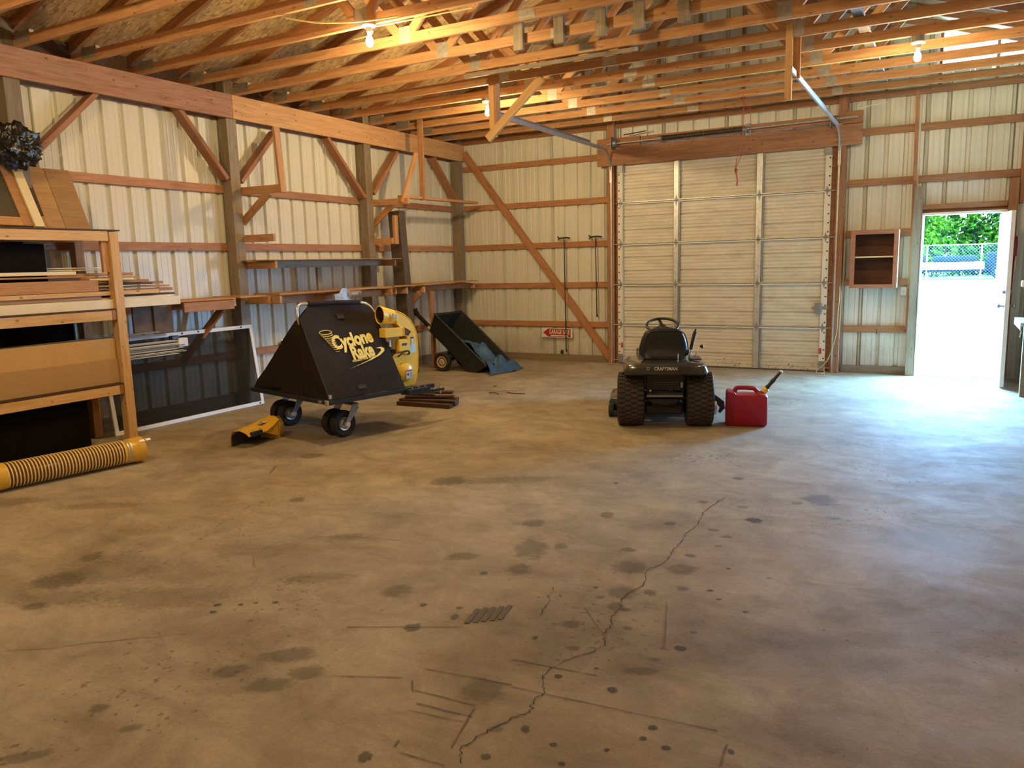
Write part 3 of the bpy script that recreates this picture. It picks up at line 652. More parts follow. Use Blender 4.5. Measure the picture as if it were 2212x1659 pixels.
# tracks
def c_track(pts, w=.048, d=.02):
    """a C channel swept along pts in a plane of constant x"""
    g=G(); P=[V(p) for p in pts]; rings=[]
    for k,p in enumerate(P):
        t=(P[min(k+1,len(P)-1)]-P[max(k-1,0)]).normalized(); n=V((1,0,0)).cross(t)
        rings.append([tuple(p+V((x,0,0))+n*y) for x,y in ((-d/2,-w/2),(d/2,-w/2),(d/2,w/2),(-d/2,w/2),(-d/2,w/2-.002),(d/2-.002,w/2-.002),(d/2-.002,-w/2+.002),(-d/2,-w/2+.002))])
    return loft(rings)
for nm,x,hy in (('l',2.885,-3.55),('r',6.085,-3.86)):
    pts=[(x,-.118,0.0),(x,-.118,2.80)]; R=.36
    for q in range(0,9):
        a=q/8*PI/2; pts.append((x,-.118-R+R*math.cos(a),2.86+R*math.sin(a)))
    pts.append((x,hy,3.235))
    part('door_track',c_track(pts),'galv',d1,smooth=50)
    sx=1 if x<4 else -1
    part('track_stiffener',G().add(rbox(x-.02*sx,x-.005*sx,-.085,-.075,2.75,3.32,.002)).add(rbox(x-.02*sx,x+.018*sx,-.15,-.147,2.75,3.30,.001)),'galv',d1)
    part('track_stiffener',rbox(x-.012,x-.008,-3.5,-.9,3.248,3.285),'galv_dark',d1)
    for z in (.12,.95,1.25,1.9,2.6): part('track_bracket',G().add(rbox(x-.03,x+.03,-.10,-.092,z,z+.06,.002)).add(cyl((x,-.09,z+.03),(x,-.14,z+.03),.008,6)),'galv_dark',d1)
# torsion shaft, springs, drums
sh=part('torsion_shaft',tube([(2.86,-.235,3.305),(6.30,-.235,3.335)],.0127,10),'galv',d1)
def coil(x0,x1,r,wire,n=30,y=-.235,z=3.31):
    pts=[]; turns=n; K=turns*10
    for i in range(K+1):
        t=i/K; a=2*PI*turns*t; pts.append((x0+(x1-x0)*t, y+r*math.cos(a), z+.009*(x0-2.86+(x1-x0)*t)+r*math.sin(a)))
    return tube(pts,wire,5)
part('torsion_spring',coil(3.70,4.86,.029,.0055,60),'spring',d1,smooth=60)
for x in (3.69,4.88): part('spring_cone',lathe([(.014,-.03),(.036,-.03),(.036,.0),(.026,.03),(.014,.03)],14,'X',(x,-.235,3.315)),'galv_dark',d1,smooth=40)
part('bearing_plate',G().add(rbox(4.87,4.95,-.165,-.158,3.24,3.40,.002)).add(rbox(4.90,4.908,-.25,-.16,3.27,3.36,.002)),'galv_dark',d1)
for x in (2.99,6.02): 
    part('cable_drum',lathe([(.02,-.028),(.058,-.028),(.060,-.02),(.050,-.014),(.050,.016),(.062,.022),(.062,.028),(.02,.028)],20,'X',(x,-.235,3.308)),'galv_dark',d1,smooth=40)
    part('bearing_plate',rbox(x-.045,x-.037,-.30,-.158,3.22,3.40,.002),'galv_dark',d1)
single('winding_bar',tube([(3.10,-.17,3.425),(3.45,-.17,3.45)],.008,8),'spring','black steel rod lying above the left end of garage door header','rod')
# red pull rope with knot
def rope_loop():
    g=G()
    a=smooth_path([(5.09,-1.30,3.56),(5.10,-1.3,3.35),(5.09,-1.29,3.1),(5.03,-1.27,2.86),(5.00,-1.26,2.70)],2)
    b=smooth_path([(5.18,-1.32,3.40),(5.19,-1.3,3.2),(5.15,-1.28,3.0),(5.06,-1.26,2.82),(5.01,-1.26,2.70)],2)
    c=smooth_path([(5.04,-1.3,3.55),(5.08,-1.3,3.50),(5.13,-1.3,3.42),(5.19,-1.3,3.40)],2)
    for p in (a,b,c): g.add(tube(p,.0042,6))
    g.add(tube(smooth_path([(5.01,-1.26,2.70),(4.99,-1.27,2.67),(5.02,-1.25,2.65),(5.03,-1.27,2.69),(4.995,-1.25,2.68),(5.005,-1.26,2.64)],2),.007,6))
    g.add(tube(smooth_path([(5.01,-1.26,2.65),(5.02,-1.26,2.60),(5.03,-1.255,2.55),(5.025,-1.26,2.48)],2),.0075,6,r1=.010))
    return g
single('pull_rope',rope_loop(),'rope','red knotted pull rope looped from the ceiling before garage door','rope',smooth=60)

# ================================================================= WALK-IN DOOR (door_2)
d2=struct('door_2')
part('jamb',rbox(7.078,7.10,-.13,.05,0,2.08),'white',d2); part('jamb',rbox(7.985,8.006,-.13,.05,0,2.08),'white',d2)
part('jamb_head',rbox(7.10,7.985,-.13,.05,2.055,2.085),'white',d2)
part('door_stop',rbox(7.10,7.115,-.03,-.015,0.02,2.055),'white',d2)
part('jamb_head',rbox(7.0,7.10,.0,.06,2.06,2.2),'white',d2) if 0 else None
part('threshold',rbox(7.10,7.985,-.10,.07,0,.016,.004),'galv',d2)
lM=T(7.975,-.02,.018, rz=math.radians(-85.5))   # leaf frame: x from hinge to free edge, y normal
lf=part('door_leaf',rbox(0.0,.86,-.045,0,0,2.02,.003),'white',d2,lM)
# bring the frame to (-y): x axis of the leaf points into the room
for z in (.95,):
    pass
for sgn,yy in ((1,.0),(-1,-.045)):
    part('door_knob',lathe([(.030,0),(.032,sgn*.006),(.012,sgn*.012),(.011,sgn*.035),(.026,sgn*.045),(.029,sgn*.058),(.020,sgn*.070),(0.0,sgn*.072)],18,'Y',(.80,yy,.94)),'galv_dark',lf,lM,smooth=40)
    part('deadbolt',lathe([(.026,0),(.028,sgn*.010),(.020,sgn*.016),(.018,sgn*.03),(0,sgn*.032)],16,'Y',(.80,yy,1.10)),'galv_dark',lf,lM,smooth=40)
for z in (.25,1.0,1.8): part('door_hinge',tube([(0,.004,z-.045),(0,.004,z+.045)],.007,8),'galv',lf,lM)

# ================================================================= OUTSIDE
og=struct('ground_outside')
part('drive',rbox(-25,45,.045,36,-.08,-.02),'ground',og); part('lawn',rbox(-40,60,36,90,-.10,-.03),'grass',og)
part('step_pad',rbox(6.6,8.6,.05,1.6,-.03,-.006),'ground',og)
# chain-link fence far across the drive
fe=thing('chain_link_fence','silver chain link fence standing far across the bright drive','fence',T(8,40,0))
g=G(); z1=1.98; x0,x1=0,16; sp=.17
def wire(a,b): 
    g.add(tube([a,b],.004,3,caps=False))
n=int((x1-x0+z1)/sp)
for k in range(n+1):
    s0=x0-z1+k*sp
    xa,za=(s0,0.) if s0>=x0 else (x0,x0-s0); xb,zb=(s0+z1,z1) if s0+z1<=x1 else (x1,x1-s0)
    if zb>za: wire((xa,40,za),(xb,40,zb)); wire((x0+x1-xa,40.01,za),(x0+x1-xb,40.01,zb))
me=part('chain_mesh',g,'wire',fe,I4,kind='stuff')
for x in (1.,4.,6.4,9.1,12.,15.): part('fence_post',cyl((x,40,0),(x,40,2.02),.035,10),'galv',fe,I4)
part('top_rail',cyl((0,40,1.99),(16,40,1.99),.022,8),'galv',fe,I4)
# parked trailer behind the fence
tr=thing('parked_trailer','pale flat trailer with round white wheel beyond chain link fence','trailer',T(7.5,43,0))
part('trailer_bed',rbox(3.5,9.35,42.2,44,.55,.98,.05),'white',tr,I4)
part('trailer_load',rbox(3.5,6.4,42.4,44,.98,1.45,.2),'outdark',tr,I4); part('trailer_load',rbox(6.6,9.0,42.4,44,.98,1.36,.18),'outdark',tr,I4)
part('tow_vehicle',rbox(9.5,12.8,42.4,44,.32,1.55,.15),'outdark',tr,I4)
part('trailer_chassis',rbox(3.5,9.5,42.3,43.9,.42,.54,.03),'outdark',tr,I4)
for x in (4.6,10.1,12.0):
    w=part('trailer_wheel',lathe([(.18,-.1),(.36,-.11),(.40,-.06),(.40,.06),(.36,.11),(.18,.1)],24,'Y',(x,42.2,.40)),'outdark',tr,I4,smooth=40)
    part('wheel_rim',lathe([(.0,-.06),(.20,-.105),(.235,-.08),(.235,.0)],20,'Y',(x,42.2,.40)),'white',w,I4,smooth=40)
# trees
def tree(x,y,h,r,seed,label,n=2600,bot=.3):
    t=thing('leafy_tree',label,'tree',T(x,y,0),group=None)
    rnd=random.Random(seed)
    gt=G().add(tube([(x,y,-.05),(x+.1,y,h*.25),(x-.1,y+.1,h*.55),(x,y,h*.8)],.22,8,r1=.06))
    for k in range(7):
        a=rnd.random()*2*PI; z=h*(.25+.07*k); gt.add(tube([(x,y,z),(x+math.cos(a)*r*.4,y+math.sin(a)*r*.4,z+h*.10),(x+math.cos(a)*r*.75,y+math.sin(a)*r*.75,z+h*.13)],.07,6,r1=.02))
    part('trunk',gt,'bark',t,I4,smooth=60)
    blobs=[(x+rnd.uniform(-1,1)*r*.75,y+rnd.uniform(-1,1)*r*.6,h*(bot+(.92-bot)*rnd.random()**1.7),r*rnd.uniform(.3,.5)) for _ in range(20)]
    v=[];f=[]
    for i in range(n):
        bx_,by_,bz_,br_=rnd.choice(blobs); d=V((rnd.gauss(0,1),rnd.gauss(0,1),rnd.gauss(0,.8))).normalized()*br_*rnd.uniform(.75,1.05)
        c=V((bx_,by_,bz_))+d; s=rnd.uniform(.10,.24); a=V((rnd.gauss(0,1),rnd.gauss(0,1),rnd.gauss(0,1))).normalized(); b=a.orthogonal().normalized()
        q=len(v); v += [tuple(c-a*s),tuple(c+b*s*.5),tuple(c+a*s),tuple(c-b*s*.5)]; f.append((q,q+1,q+2,q+3))
    part('foliage',(v,f),'leaf',t,I4,kind='stuff')
tree(5.0,50,9.5,3.6,1,'broad green leafy tree beyond the fence, left in doorway',9000,.13)
tree(9.0,53,10.5,4.0,2,'tall green leafy tree beyond the fence, centre of doorway',12000,.12)
tree(13.4,49,9.0,3.6,3,'green leafy tree beyond the fence, right in doorway',9000,.13)
tree(1.0,55,10,4,4,'leafy tree far left beyond the fence, hidden by door frame',2200)
tree(18,54,10,4,5,'leafy tree far right beyond the fence, hidden by door leaf',2200)

# ================================================================= LAMPS (bulbs in porcelain holders, wired from truss to truss)
def bulb(x,y,label,energy=130,z=TB,light=True):
    t=thing('light_bulb',label,'light bulb',T(x,y,z),group='bare bulbs under the trusses')
    if z<TB: part('outlet_box',lathe([(0,0),(.05,0),(.05,TB-z),(0,TB-z)],20),'galv_dark',t,smooth=40)
    part('lamp_holder',lathe([(.0,0),(.058,0),(.060,-.010),(.052,-.020),(.030,-.026),(.024,-.045),(.021,-.058),(0,-.058)],24),'porcelain',t,smooth=40)
    part('bulb_glass',lathe([(.013,-.056),(.014,-.078),(.020,-.094),(.029,-.115),(.0325,-.135),(.030,-.153),(.020,-.168),(.0,-.174)],20),'bulb',t,smooth=60)
    if light:
        for k,(dz) in enumerate((-.135,)):
            l=bpy.data.lights.new('bulb_light','POINT'); l.energy=energy; l.color=(1,.73,.37); l.shadow_soft_size=.035
            o=bpy.data.objects.new('bulb_light',l); COL.objects.link(o); o.parent=t; o.location=(0,0,-.20)
bulb(3.14,-6.08,'glowing bare bulb nearest the camera, hanging over the left bay')
bulb(2.46,-3.04,'glowing bare bulb behind the board hanger at left door track',130,TB-.03)
bulb(7.052,-3.04,'glowing bare bulb at upper right above the open walk-in door',70,TB-.05)
bulb(7.0,-6.9,'bare bulb overhead on the right, above the picture frame edge',22)
bulb(2.6,-9.65,'bare bulb overhead behind the camera on the left',150)
bulb(6.6,-11.9,'bare bulb overhead behind the camera on the right',85)
def cable(pts,r,mat,label,cat='cable',name='electric_cable'): return single(name,tube(smooth_path(pts,2),r,6),mat,label,cat,smooth=60)
cable([(4.1,-6.02,3.535),(3.2,-6.03,3.54),(3.12,-6.05,3.545),(2.9,-5.7,3.60),(2.5,-5.5,3.66)],.006,'cable','yellow cable tacked under truss beside the nearest glowing bulb')
cable([(2.75,-6.62,3.53),(2.95,-6.45,3.50),(3.2,-6.25,3.52),(3.45,-6.1,3.56)],.006,'cable','pale yellow cable sagging between trusses at top left of bulb')
cable([(7.03,-2.45,3.54),(6.2,-2.46,3.54),(5.2,-2.46,3.545),(4.4,-2.46,3.54)],.006,'cable','thin yellow cable running left along truss from right bulb')
cable([(6.35,-.3,3.50),(6.28,-.35,3.43),(6.33,-.4,3.40),(6.5,-.4,3.43),(6.65,-.4,3.44)],.006,'cablew','short white cable end drooping above the garage door corner')
cable([(6.15,-.13,1.17),(6.155,-.13,1.0),(6.14,-.14,.8),(6.145,-.14,.6),(6.11,-.16,.4),(6.06,-.18,.22),(5.99,-.2,.10),(5.93,-.24,.06),(5.90,-.3,.012),(5.97,-.34,.010),(6.02,-.28,.012),(6.0,-.22,.06)],.005,'cable','thin yellow extension cord hanging beside the garage door right post','cord','extension_cord')
cable([(6.17,-.12,1.12),(6.175,-.12,.9),(6.17,-.12,.7),(6.16,-.12,.02)],.004,'cablew','white cord running straight down the post right of garage door','cord','extension_cord')
# ================================================================= WALL SHELVES, BRACKETS
def lum(name,p0,p1,w,t,par,mat='pine',up=(0,0,1)): return board(name,p0,p1,w,t,mat,par,upv=up)
b1=thing('lumber_bracket','pine bracket with upright arm end on second visible post','bracket',T(.2,-4.84,2.5))
lum('arm',(.06,-4.825,2.495),(.78,-4.825,2.49),.085,.038,b1)
lum('upright',(.80,-4.815,2.44),(.755,-4.815,3.16),.038,.085,b1,'pine',(1,0,0))
lum('diagonal_strut',(.14,-4.825,2.14),(.60,-4.825,2.46),.085,.036,b1,up=(-.5,0,.8))
single('bracket_arm',box(0,0,0,.46,.038,.085,.003),'pine','short pine stub arm on the same post, above middle shelf','bracket',T(.40,-4.825,1.95))
s1=thing('wall_shelf','short middle plywood shelf on two stub arms between two posts','shelf',T(.4,-3.7,1.6))
part('shelf_board',rbox(.06,.63,-4.93,-2.44,1.688,1.70,.002),'plywood',s1,I4)
lum('arm',(.06,-4.825,1.64),(.63,-4.825,1.64),.082,.038,s1); lum('arm',(.06,-2.455,1.64),(.53,-2.455,1.64),.082,.038,s1)
lum('shelf_ledger',(.30,-4.80,1.645),(.30,-2.48,1.645),.082,.038,s1,'grey_wood')
lum('support_post',(.30,-3.78,1.31),(.30,-3.78,1.60),.085,.038,s1,'grey_wood',(0,1,0))
s2=thing('wall_shelf','long low board shelf running along left wall to the corner','shelf',T(.4,-3,1.25))
for i,(x0,x1,y0,y1,z) in enumerate(((.05,.46,-6.05,-5.30,1.272),(.06,.52,-5.29,-4.93,1.280),(.20,.62,-4.80,-3.55,1.290),(.20,.58,-3.54,-2.62,1.292),(.445,.60,-2.60,-1.86,1.296),(.06,.40,-1.84,-.25,1.300),(.40,.54,-1.84,-.25,1.306))):
    part('shelf_board',rbox(x0,x1,y0,y1,z,z+.019,.002),'pine' if i%2 else 'oak',s2,I4)
for y,x1 in ((-5.32,.46),(-4.84,.50),(-4.78,.62),(-3.56,.56),(-2.66,.60),(-2.46,.52),(-2.30,.60),(-1.87,.60),(-.30,.5)):
    lum('arm',(.05 if y not in(-3.56,) else .2,y,1.235),(x1,y,1.235),.085,.038,s2)
lum('front_ledger',(.455,-6.0,1.215),(.455,-5.34,1.215),.10,.036,s2,'pine_dark')
lum('front_ledger',(.44,-4.76,1.225),(.44,-2.70,1.225),.085,.036,s2,'pine_dark')
lum('front_ledger',(.42,-1.84,1.245),(.42,-.32,1.245),.085,.036,s2,'pine_dark')
lum('diagonal_strut',(.045,-5.75,.60),(.32,-5.36,1.19),.085,.036,s2,'pine_dark',up=(-.7,0,.4))
lum('diagonal_strut',(.10,-1.94,.76),(.55,-1.94,1.19),.085,.036,s2,up=(-.7,0,.6))
lum('support_post',(.44,-1.47,.0),(.44,-1.47,1.20),.085,.038,s2,'girt',(0,1,0))
b2=thing('lumber_bracket','pine bracket with pair of hanging boards on the third post','bracket',T(.2,-2.5,2.5))
lum('arm',(.06,-2.44,2.485),(.80,-2.44,2.485),.085,.038,b2)
lum('diagonal_strut',(.02,-2.39,2.12),(.46,-2.39,2.44),.085,.036,b2,up=(-.5,0,.8))
lum('cross_board',(.62,-2.40,2.555),(.62,-.35,2.575),.038,.089,b2,'pine')
lum('leaning_board',(.70,-2.46,2.46),(.80,-2.22,3.15),.038,.07,b2,'pine',(1,0,0))
lum('hanging_board',(.66,-1.90,2.53),(.66,-1.90,3.66),.038,.085,b2,'pine',(0,1,0))
b3=thing('lumber_bracket','pine L-shaped bracket with short upright beside dark leaning post','bracket',T(.2,-2.46,1.95))
lum('arm',(.05,-2.45,1.945),(.50,-2.45,1.945),.085,.038,b3)
lum('upright',(.515,-2.40,1.90),(.515,-2.40,2.30),.038,.085,b3,'pine',(1,0,0))
single('rough_post',rbox(-.11,.11,-.07,.07,0,2.39,.018),'railtie','dark rough squared post leaning upright against the left wall','post',T(.43,-2.08,0,0,0,-.055))
# odd metal fitting seen above the vacuum bag
JS=1.3
jk=thing('metal_fitting','galvanized fitting with octagonal plate and tube on low shelf edge','metal fitting',T(.72,-3.80,1.235)@Matrix.Scale(1.0,4))
c8=[(math.cos(a)*.105,math.sin(a)*.105) for a in [PI/8+k*PI/4 for k in range(8)]]
part('plate',prism([(a*.95,b) for a,b in c8],.008,'X'),'galv',jk,WM[jk.name])
part('mount_hook',rbox(-.14,.004,-.012,.012,.052,.064,.002),'galv_dark',jk,WM[jk.name])
part('tube',G().add(lathe([(.045,.0),(.045,.19),(.038,.19),(.038,.02)],18,'Y',(.02,.07,.02))).add(lathe([(.012,0),(.012,.002)],10,'X',(.066,.225,.02)),1),['steel','ink_shade'],jk,WM[jk.name],smooth=40)
part('fins',G().add(rbox(0,.05,-.23,-.09,-.065,.035,.008)).add(rbox(.05,.056,-.195,-.085,-.045,-.03,.002)).add(rbox(.05,.056,-.195,-.085,-.022,-.008,.002)).add(rbox(.05,.056,-.195,-.085,.0,.014,.002)).add(rbox(.05,.056,-.195,-.085,.022,.036,.002)),'steel',jk,WM[jk.name])
# ================================================================= BACK WALL ITEMS
sg=thing('garage_sale_sign','small red and white arrow sign leaning low on back wall','sign',T(1.90,-.055,.45))
sM=Matrix.Translation((1.902,-.062,.452))@Euler((PI/2,math.radians(.6),0)).to_matrix().to_4x4()
part('sign_board',box(0,0,0,.55,.155,.005,.002),'white',sg,sM)
part('red_field',G().add(prism([(-.25,0),(-.155,.066),(-.155,.066),(.245,.066),(.245,-.066),(-.155,-.066)],.0012,'Z',.0026)),'signred',sg,sM)
text('GARAGE SALE',.105,'white',sg,sM@T(.045,.014,.0045),bold=.0018,xs=.56)
part('underline',rbox(-.11,.20,-.056,-.036,.0045,.0055),'white',sg,sM)
# two long black canes hooked over a girt
def cane(x,zt,zb,label,long_):
    t=thing('hanging_rod',label,'tool',T(x,-.06,zt))
    part('shaft',tube([(x,-.079,zt),(x+.012,-.079,zb)],.0085,8),'black',t,I4)
    part('handle',tube(smooth_path([(x-.11,-.075,zt+.035),(x-.10,-.075,zt+.012),(x-.085,-.075,zt+.004),(x-.02,-.075,zt+.012),(x+.04,-.075,zt+.012),(x+.10,-.075,zt+.004)],2),.012,8),'black',t,I4,smooth=60)
    part('handle_hook',tube(smooth_path([(x-.085,-.075,zt+.0),(x-.10,-.075,zt-.02),(x-.115,-.075,zt-.018)],2),.008,8),'black',t,I4,smooth=60)
    part('ferrule',cyl((x+.012,-.07,zb-.02),(x+.012,-.07,zb+.02),.013,10),'rubber',t,I4)
    if long_: part('tape',cyl((x+.004,-.074,1.20),(x+.005,-.074,1.30),.0095,8),'white',t,I4)
cane(2.06,1.955,.17,'longer black rod hanging over the garage sale sign',True)
cane(2.60,1.955,.74,'shorter black rod hanging between diagonal brace and garage door',False)
single('dead_leaf',prism([(0,0),(.03,.05),(.05,.02),(.07,.06),(.05,-.02),(.09,-.05),(.04,-.04)],.004,'Y'),'soil','brown dried leaf stuck on siding below the long rod','leaf',T(1.93,-.012,.13))
# open wall cabinet
cb=thing('wall_cabinet','small open reddish wooden cabinet hung left of walk-in door','cabinet',T(6.58,-.2,1.52))
CX0,CX1,CZ0,CZ1,CY=6.285,6.845,1.155,1.895,-.32
g=G(); f_=.055
for a in ((CX0,CX0+f_,CZ0,CZ1),(CX1-f_,CX1,CZ0,CZ1),(CX0+f_,CX1-f_,CZ1-f_,CZ1),(CX0+f_,CX1-f_,CZ0,CZ0+f_*.85)):
    part('face_frame',rbox(a[0],a[1],CY-.02,CY,a[2],a[3],.002),'redwood',cb,I4)
part('side_panel',rbox(CX0+.003,CX0+.018,CY,-.045,CZ0,CZ1),'cabinet_back',cb,I4); part('side_panel',rbox(CX1-.016,CX1-.001,CY,-.045,CZ0,CZ1),'cream',cb,I4,label='pale side panel')
part('bottom_panel',rbox(CX0,CX1,CY,-.045,CZ0,CZ0+.015),'redwood',cb,I4); part('top_panel',rbox(CX0,CX1,CY,-.045,CZ1-.015,CZ1),'redwood',cb,I4)
part('back_panel',rbox(CX0,CX1,-.055,-.045,CZ0,CZ1),'cabinet_back',cb,I4)
part('inner_shelf',rbox(CX0+.02,CX1-.02,CY+.01,-.05,1.545,1.560),'redwood',cb,I4)
part('shelf_edge',rbox(CX0+.055,CX1-.055,CY+.004,CY+.010,1.543,1.562),'cream',cb,I4)
sw=thing('light_switch','white light switch plate beside the walk-in door post','switch',T(6.915,-.05,1.10))
part('switch_plate',rbox(6.882,6.952,-.052,-.04,1.045,1.155,.003),'white',sw,I4); part('toggle',rbox(6.912,6.922,-.066,-.05,1.09,1.11,.002),'white',sw,I4)
part('switch_box',rbox(6.887,6.947,-.04,-.0,1.05,1.15),'galv_dark',sw,I4)
single('hook',tube(smooth_path([(6.62,-.05,.60),(6.62,-.05,.555),(6.618,-.06,.54),(6.61,-.07,.55)],1),.005,6),'black','tiny black hook under the lowest girt right of garage door','hook')
# right hand edge
cr=thing('pry_bar','long reddish steel bar with hooked top on post behind open door','tool',T(8.09,-.13,1.3))
part('bar',tube(smooth_path([(8.085,-.15,1.02),(8.09,-.15,1.4),(8.095,-.15,1.72),(8.105,-.15,1.76),(8.118,-.15,1.74),(8.115,-.15,1.5)],2),.009,8),'signred',cr,I4,smooth=60)
part('grip',tube([(8.115,-.15,1.52),(8.108,-.15,1.25)],.012,8),'steel',cr,I4,smooth=60)
bk=thing('shelf_bracket','white metal shelf with angled bracket at right picture edge','shelf',T(8.2,-1.5,.8))
part('shelf_plate',rbox(8.085,8.75,-1.9,-1.1,.835,.85,.003),'white_al',bk,I4); part('shelf_lip',rbox(8.085,8.095,-1.9,-1.1,.775,.84,.002),'white_al',bk,I4)
part('strut',tube([(8.10,-1.5,.79),(8.13,-1.5,.72),(8.12,-1.5,.66)],.006,6),'steel',bk,I4); part('strut',tube([(8.12,-1.5,.80),(8.62,-1.5,.45)],.012,6),'white_al',bk,I4)
part('support_leg',rbox(8.60,8.70,-1.55,-1.45,0,.835,.004),'white_al',bk,I4)
wf_=thing('wall_tool_rack','white framed tool holder with black handle at right edge','tool rack',T(8.2,-1.4,1.4))
part('holder_top',rbox(8.125,8.22,-1.5,-1.38,1.69,1.80,.006),'steel',wf_,I4); part('holder_side',rbox(8.125,8.14,-1.5,-1.47,1.25,1.70,.003),'white_al',wf_,I4)
part('holder_foot',rbox(8.10,8.17,-1.52,-1.40,1.20,1.27,.01),'white_al',wf_,I4); part('black_handle',cyl((8.165,-1.45,1.24),(8.165,-1.45,1.70),.018,12),'black',wf_,I4,smooth=50)
part('holder_post',rbox(8.16,8.25,-1.40,-1.31,0,2.2,.004),'treated',wf_,I4)
# ================================================================= STORAGE RACK AND WHAT IT HOLDS
rk=thing('storage_rack','tall pine lumber storage rack at the left edge','storage rack',T(.33,-8,0))
for y in (-6.795,-9.25):
    lum('post',(.555,y,0),(.555,y,1.97),.089,.089,rk,'fresh',(0,1,0)); lum('post',(.12,y-.07,0),(.12,y-.07,1.97),.089,.089,rk,'pine',(0,1,0))
for z in (1.93,1.203,.50):
    lum('front_rail',(.575,-9.35,z),(.575,-6.85,z),.092,.038,rk,'fresh'); lum('back_rail',(.205,-9.35,z),(.205,-6.90,z),.089,.038,rk,'pine')
    lum('end_rail',(.10,-6.745 if z>1.9 else -6.87,z),(.60,-6.745 if z>1.9 else -6.87,z),.085,.036,rk,'fresh' if z>1.9 else 'pine_dark') if z<1.9 else None
    part('shelf_sheet',rbox(.07,.60,-9.38,-6.73 if z>1.9 else -6.85,z+.047,z+.060,.001),'darkboard' ,rk,I4)
lum('corner_block',(.545,-6.862,1.60),(.545,-6.862,1.965),.036,.085,rk,'pine',(1,0,0))
R=random.Random(3)
# top shelf
pnM,pl=frame((.42,-7.30,2.0),(.10,-7.30,2.565),(0,1,0))
pn=thing('wood_grain_door','brown wood-grain folding door panel leaning on rack top','door panel',T(.3,-7.3,2.0))
a_=V((.34,-6.84,1.992)); b_=V((.085,-6.84,2.56))
Mx=(b_-a_); hgt=Mx.length; zx=Mx.normalized(); yx=V((0,-1,0)); xx=yx.cross(zx)
PM=Matrix((yx,zx,yx.cross(zx))).transposed().to_4x4(); PM.translation=a_
part('panel_leaf',rbox(0,.235,0,hgt,0,.03,.002),'panelwood',pn,PM); part('panel_leaf',rbox(.238,.40,0,hgt,0,.03,.002),'panelwood',pn,PM)
part('panel_leaf',rbox(.55,.95,0,hgt,0,.03,.002),'panelwood',pn,PM)
part('panel_rail',rbox(.40,.55,0,.13,0,.03,.002),'panelwood',pn,PM); part('panel_rail',rbox(.40,.55,.48,hgt,0,.03,.002),'panelwood',pn,PM)
part('opening_trim',G().add(rbox(.398,.412,.13,.48,.012,.036,.002)).add(rbox(.412,.55,.13,.142,.012,.036,.002)).add(rbox(.412,.55,.468,.48,.012,.036,.002)),'oak',pn,PM)
part('opening_back',rbox(.40,.55,.13,.48,-.004,.002),'darkboard',pn,PM)
wd=thing('old_window','cream edged wooden window sash leaning at left picture edge','window sash',T(.5,-7.6,2.0))
a_=V((.47,-7.40,1.998)); b_=V((.16,-7.36,2.56)); zx=(b_-a_).normalized(); yx=V((0,-1,0)); nx=yx.cross(zx).normalized()
WMx=Matrix((yx,zx,nx)).transposed().to_4x4(); WMx.translation=a_; H=(b_-a_).length
part('cream_stile',rbox(-.045,.035,0,H+.03,-.02,.07,.002),'cream',wd,WMx); part('sash_stile',rbox(.037,.12,0.015,H,0,.05,.002),'oak',wd,WMx)
part('sash_rail',rbox(.12,.8,0.015,.10,0,.045,.002),'oak',wd,WMx); part('pane',rbox(.12,.8,.10,H,.01,.02),'glass',wd,WMx)
part('sash_latch',G().add(rbox(.10,.13,.02,.11,.05,.06,.002)).add(lathe([(.0,.075),(.012,.074),(.012,.06)],12,'Z',(.115,.075,0))),'galv_dark',wd,WMx)
for i,q in enumerate((.14,.22,.30)): part('corner_block',rbox(q,q+.05,.02,.11,.045,.06,.002),'cream' if i!=1 else 'grey_wood',wd,WMx)
# crumpled black bag
def blob(cx,cy,cz,rx,ry,rz,n,seed,amp=.12,flat=None):
    bm=bmesh.new(); bmesh.ops.create_icosphere(bm,subdivisions=n,radius=1)
    from mathutils import noise
    for q in bm.verts:
        d=noise.noise(q.co*2.2+V((seed,0,0)))*amp*.5+noise.noise(q.co*5+V((0,seed,0)))*amp*.5+abs(noise.noise(q.co*9+V((0,seed,0))))*amp*.5
        c=q.co*(1+d); q.co=V((cx+c.x*rx,cy+c.y*ry,cz+c.z*rz))
        if flat is not None and q.co.z<flat: q.co.z=flat
    bm.verts.index_update(); r=([tuple(q.co) for q in bm.verts],[tuple(x.index for x in q.verts) for q in bm.faces]); bm.free(); return r
single('bin_bag',blob(.33,-7.46,2.69,.13,.21,.17,5,2.,.42),'bag','crumpled black plastic bag stuffed above the rack beside header','bag',smooth=60)
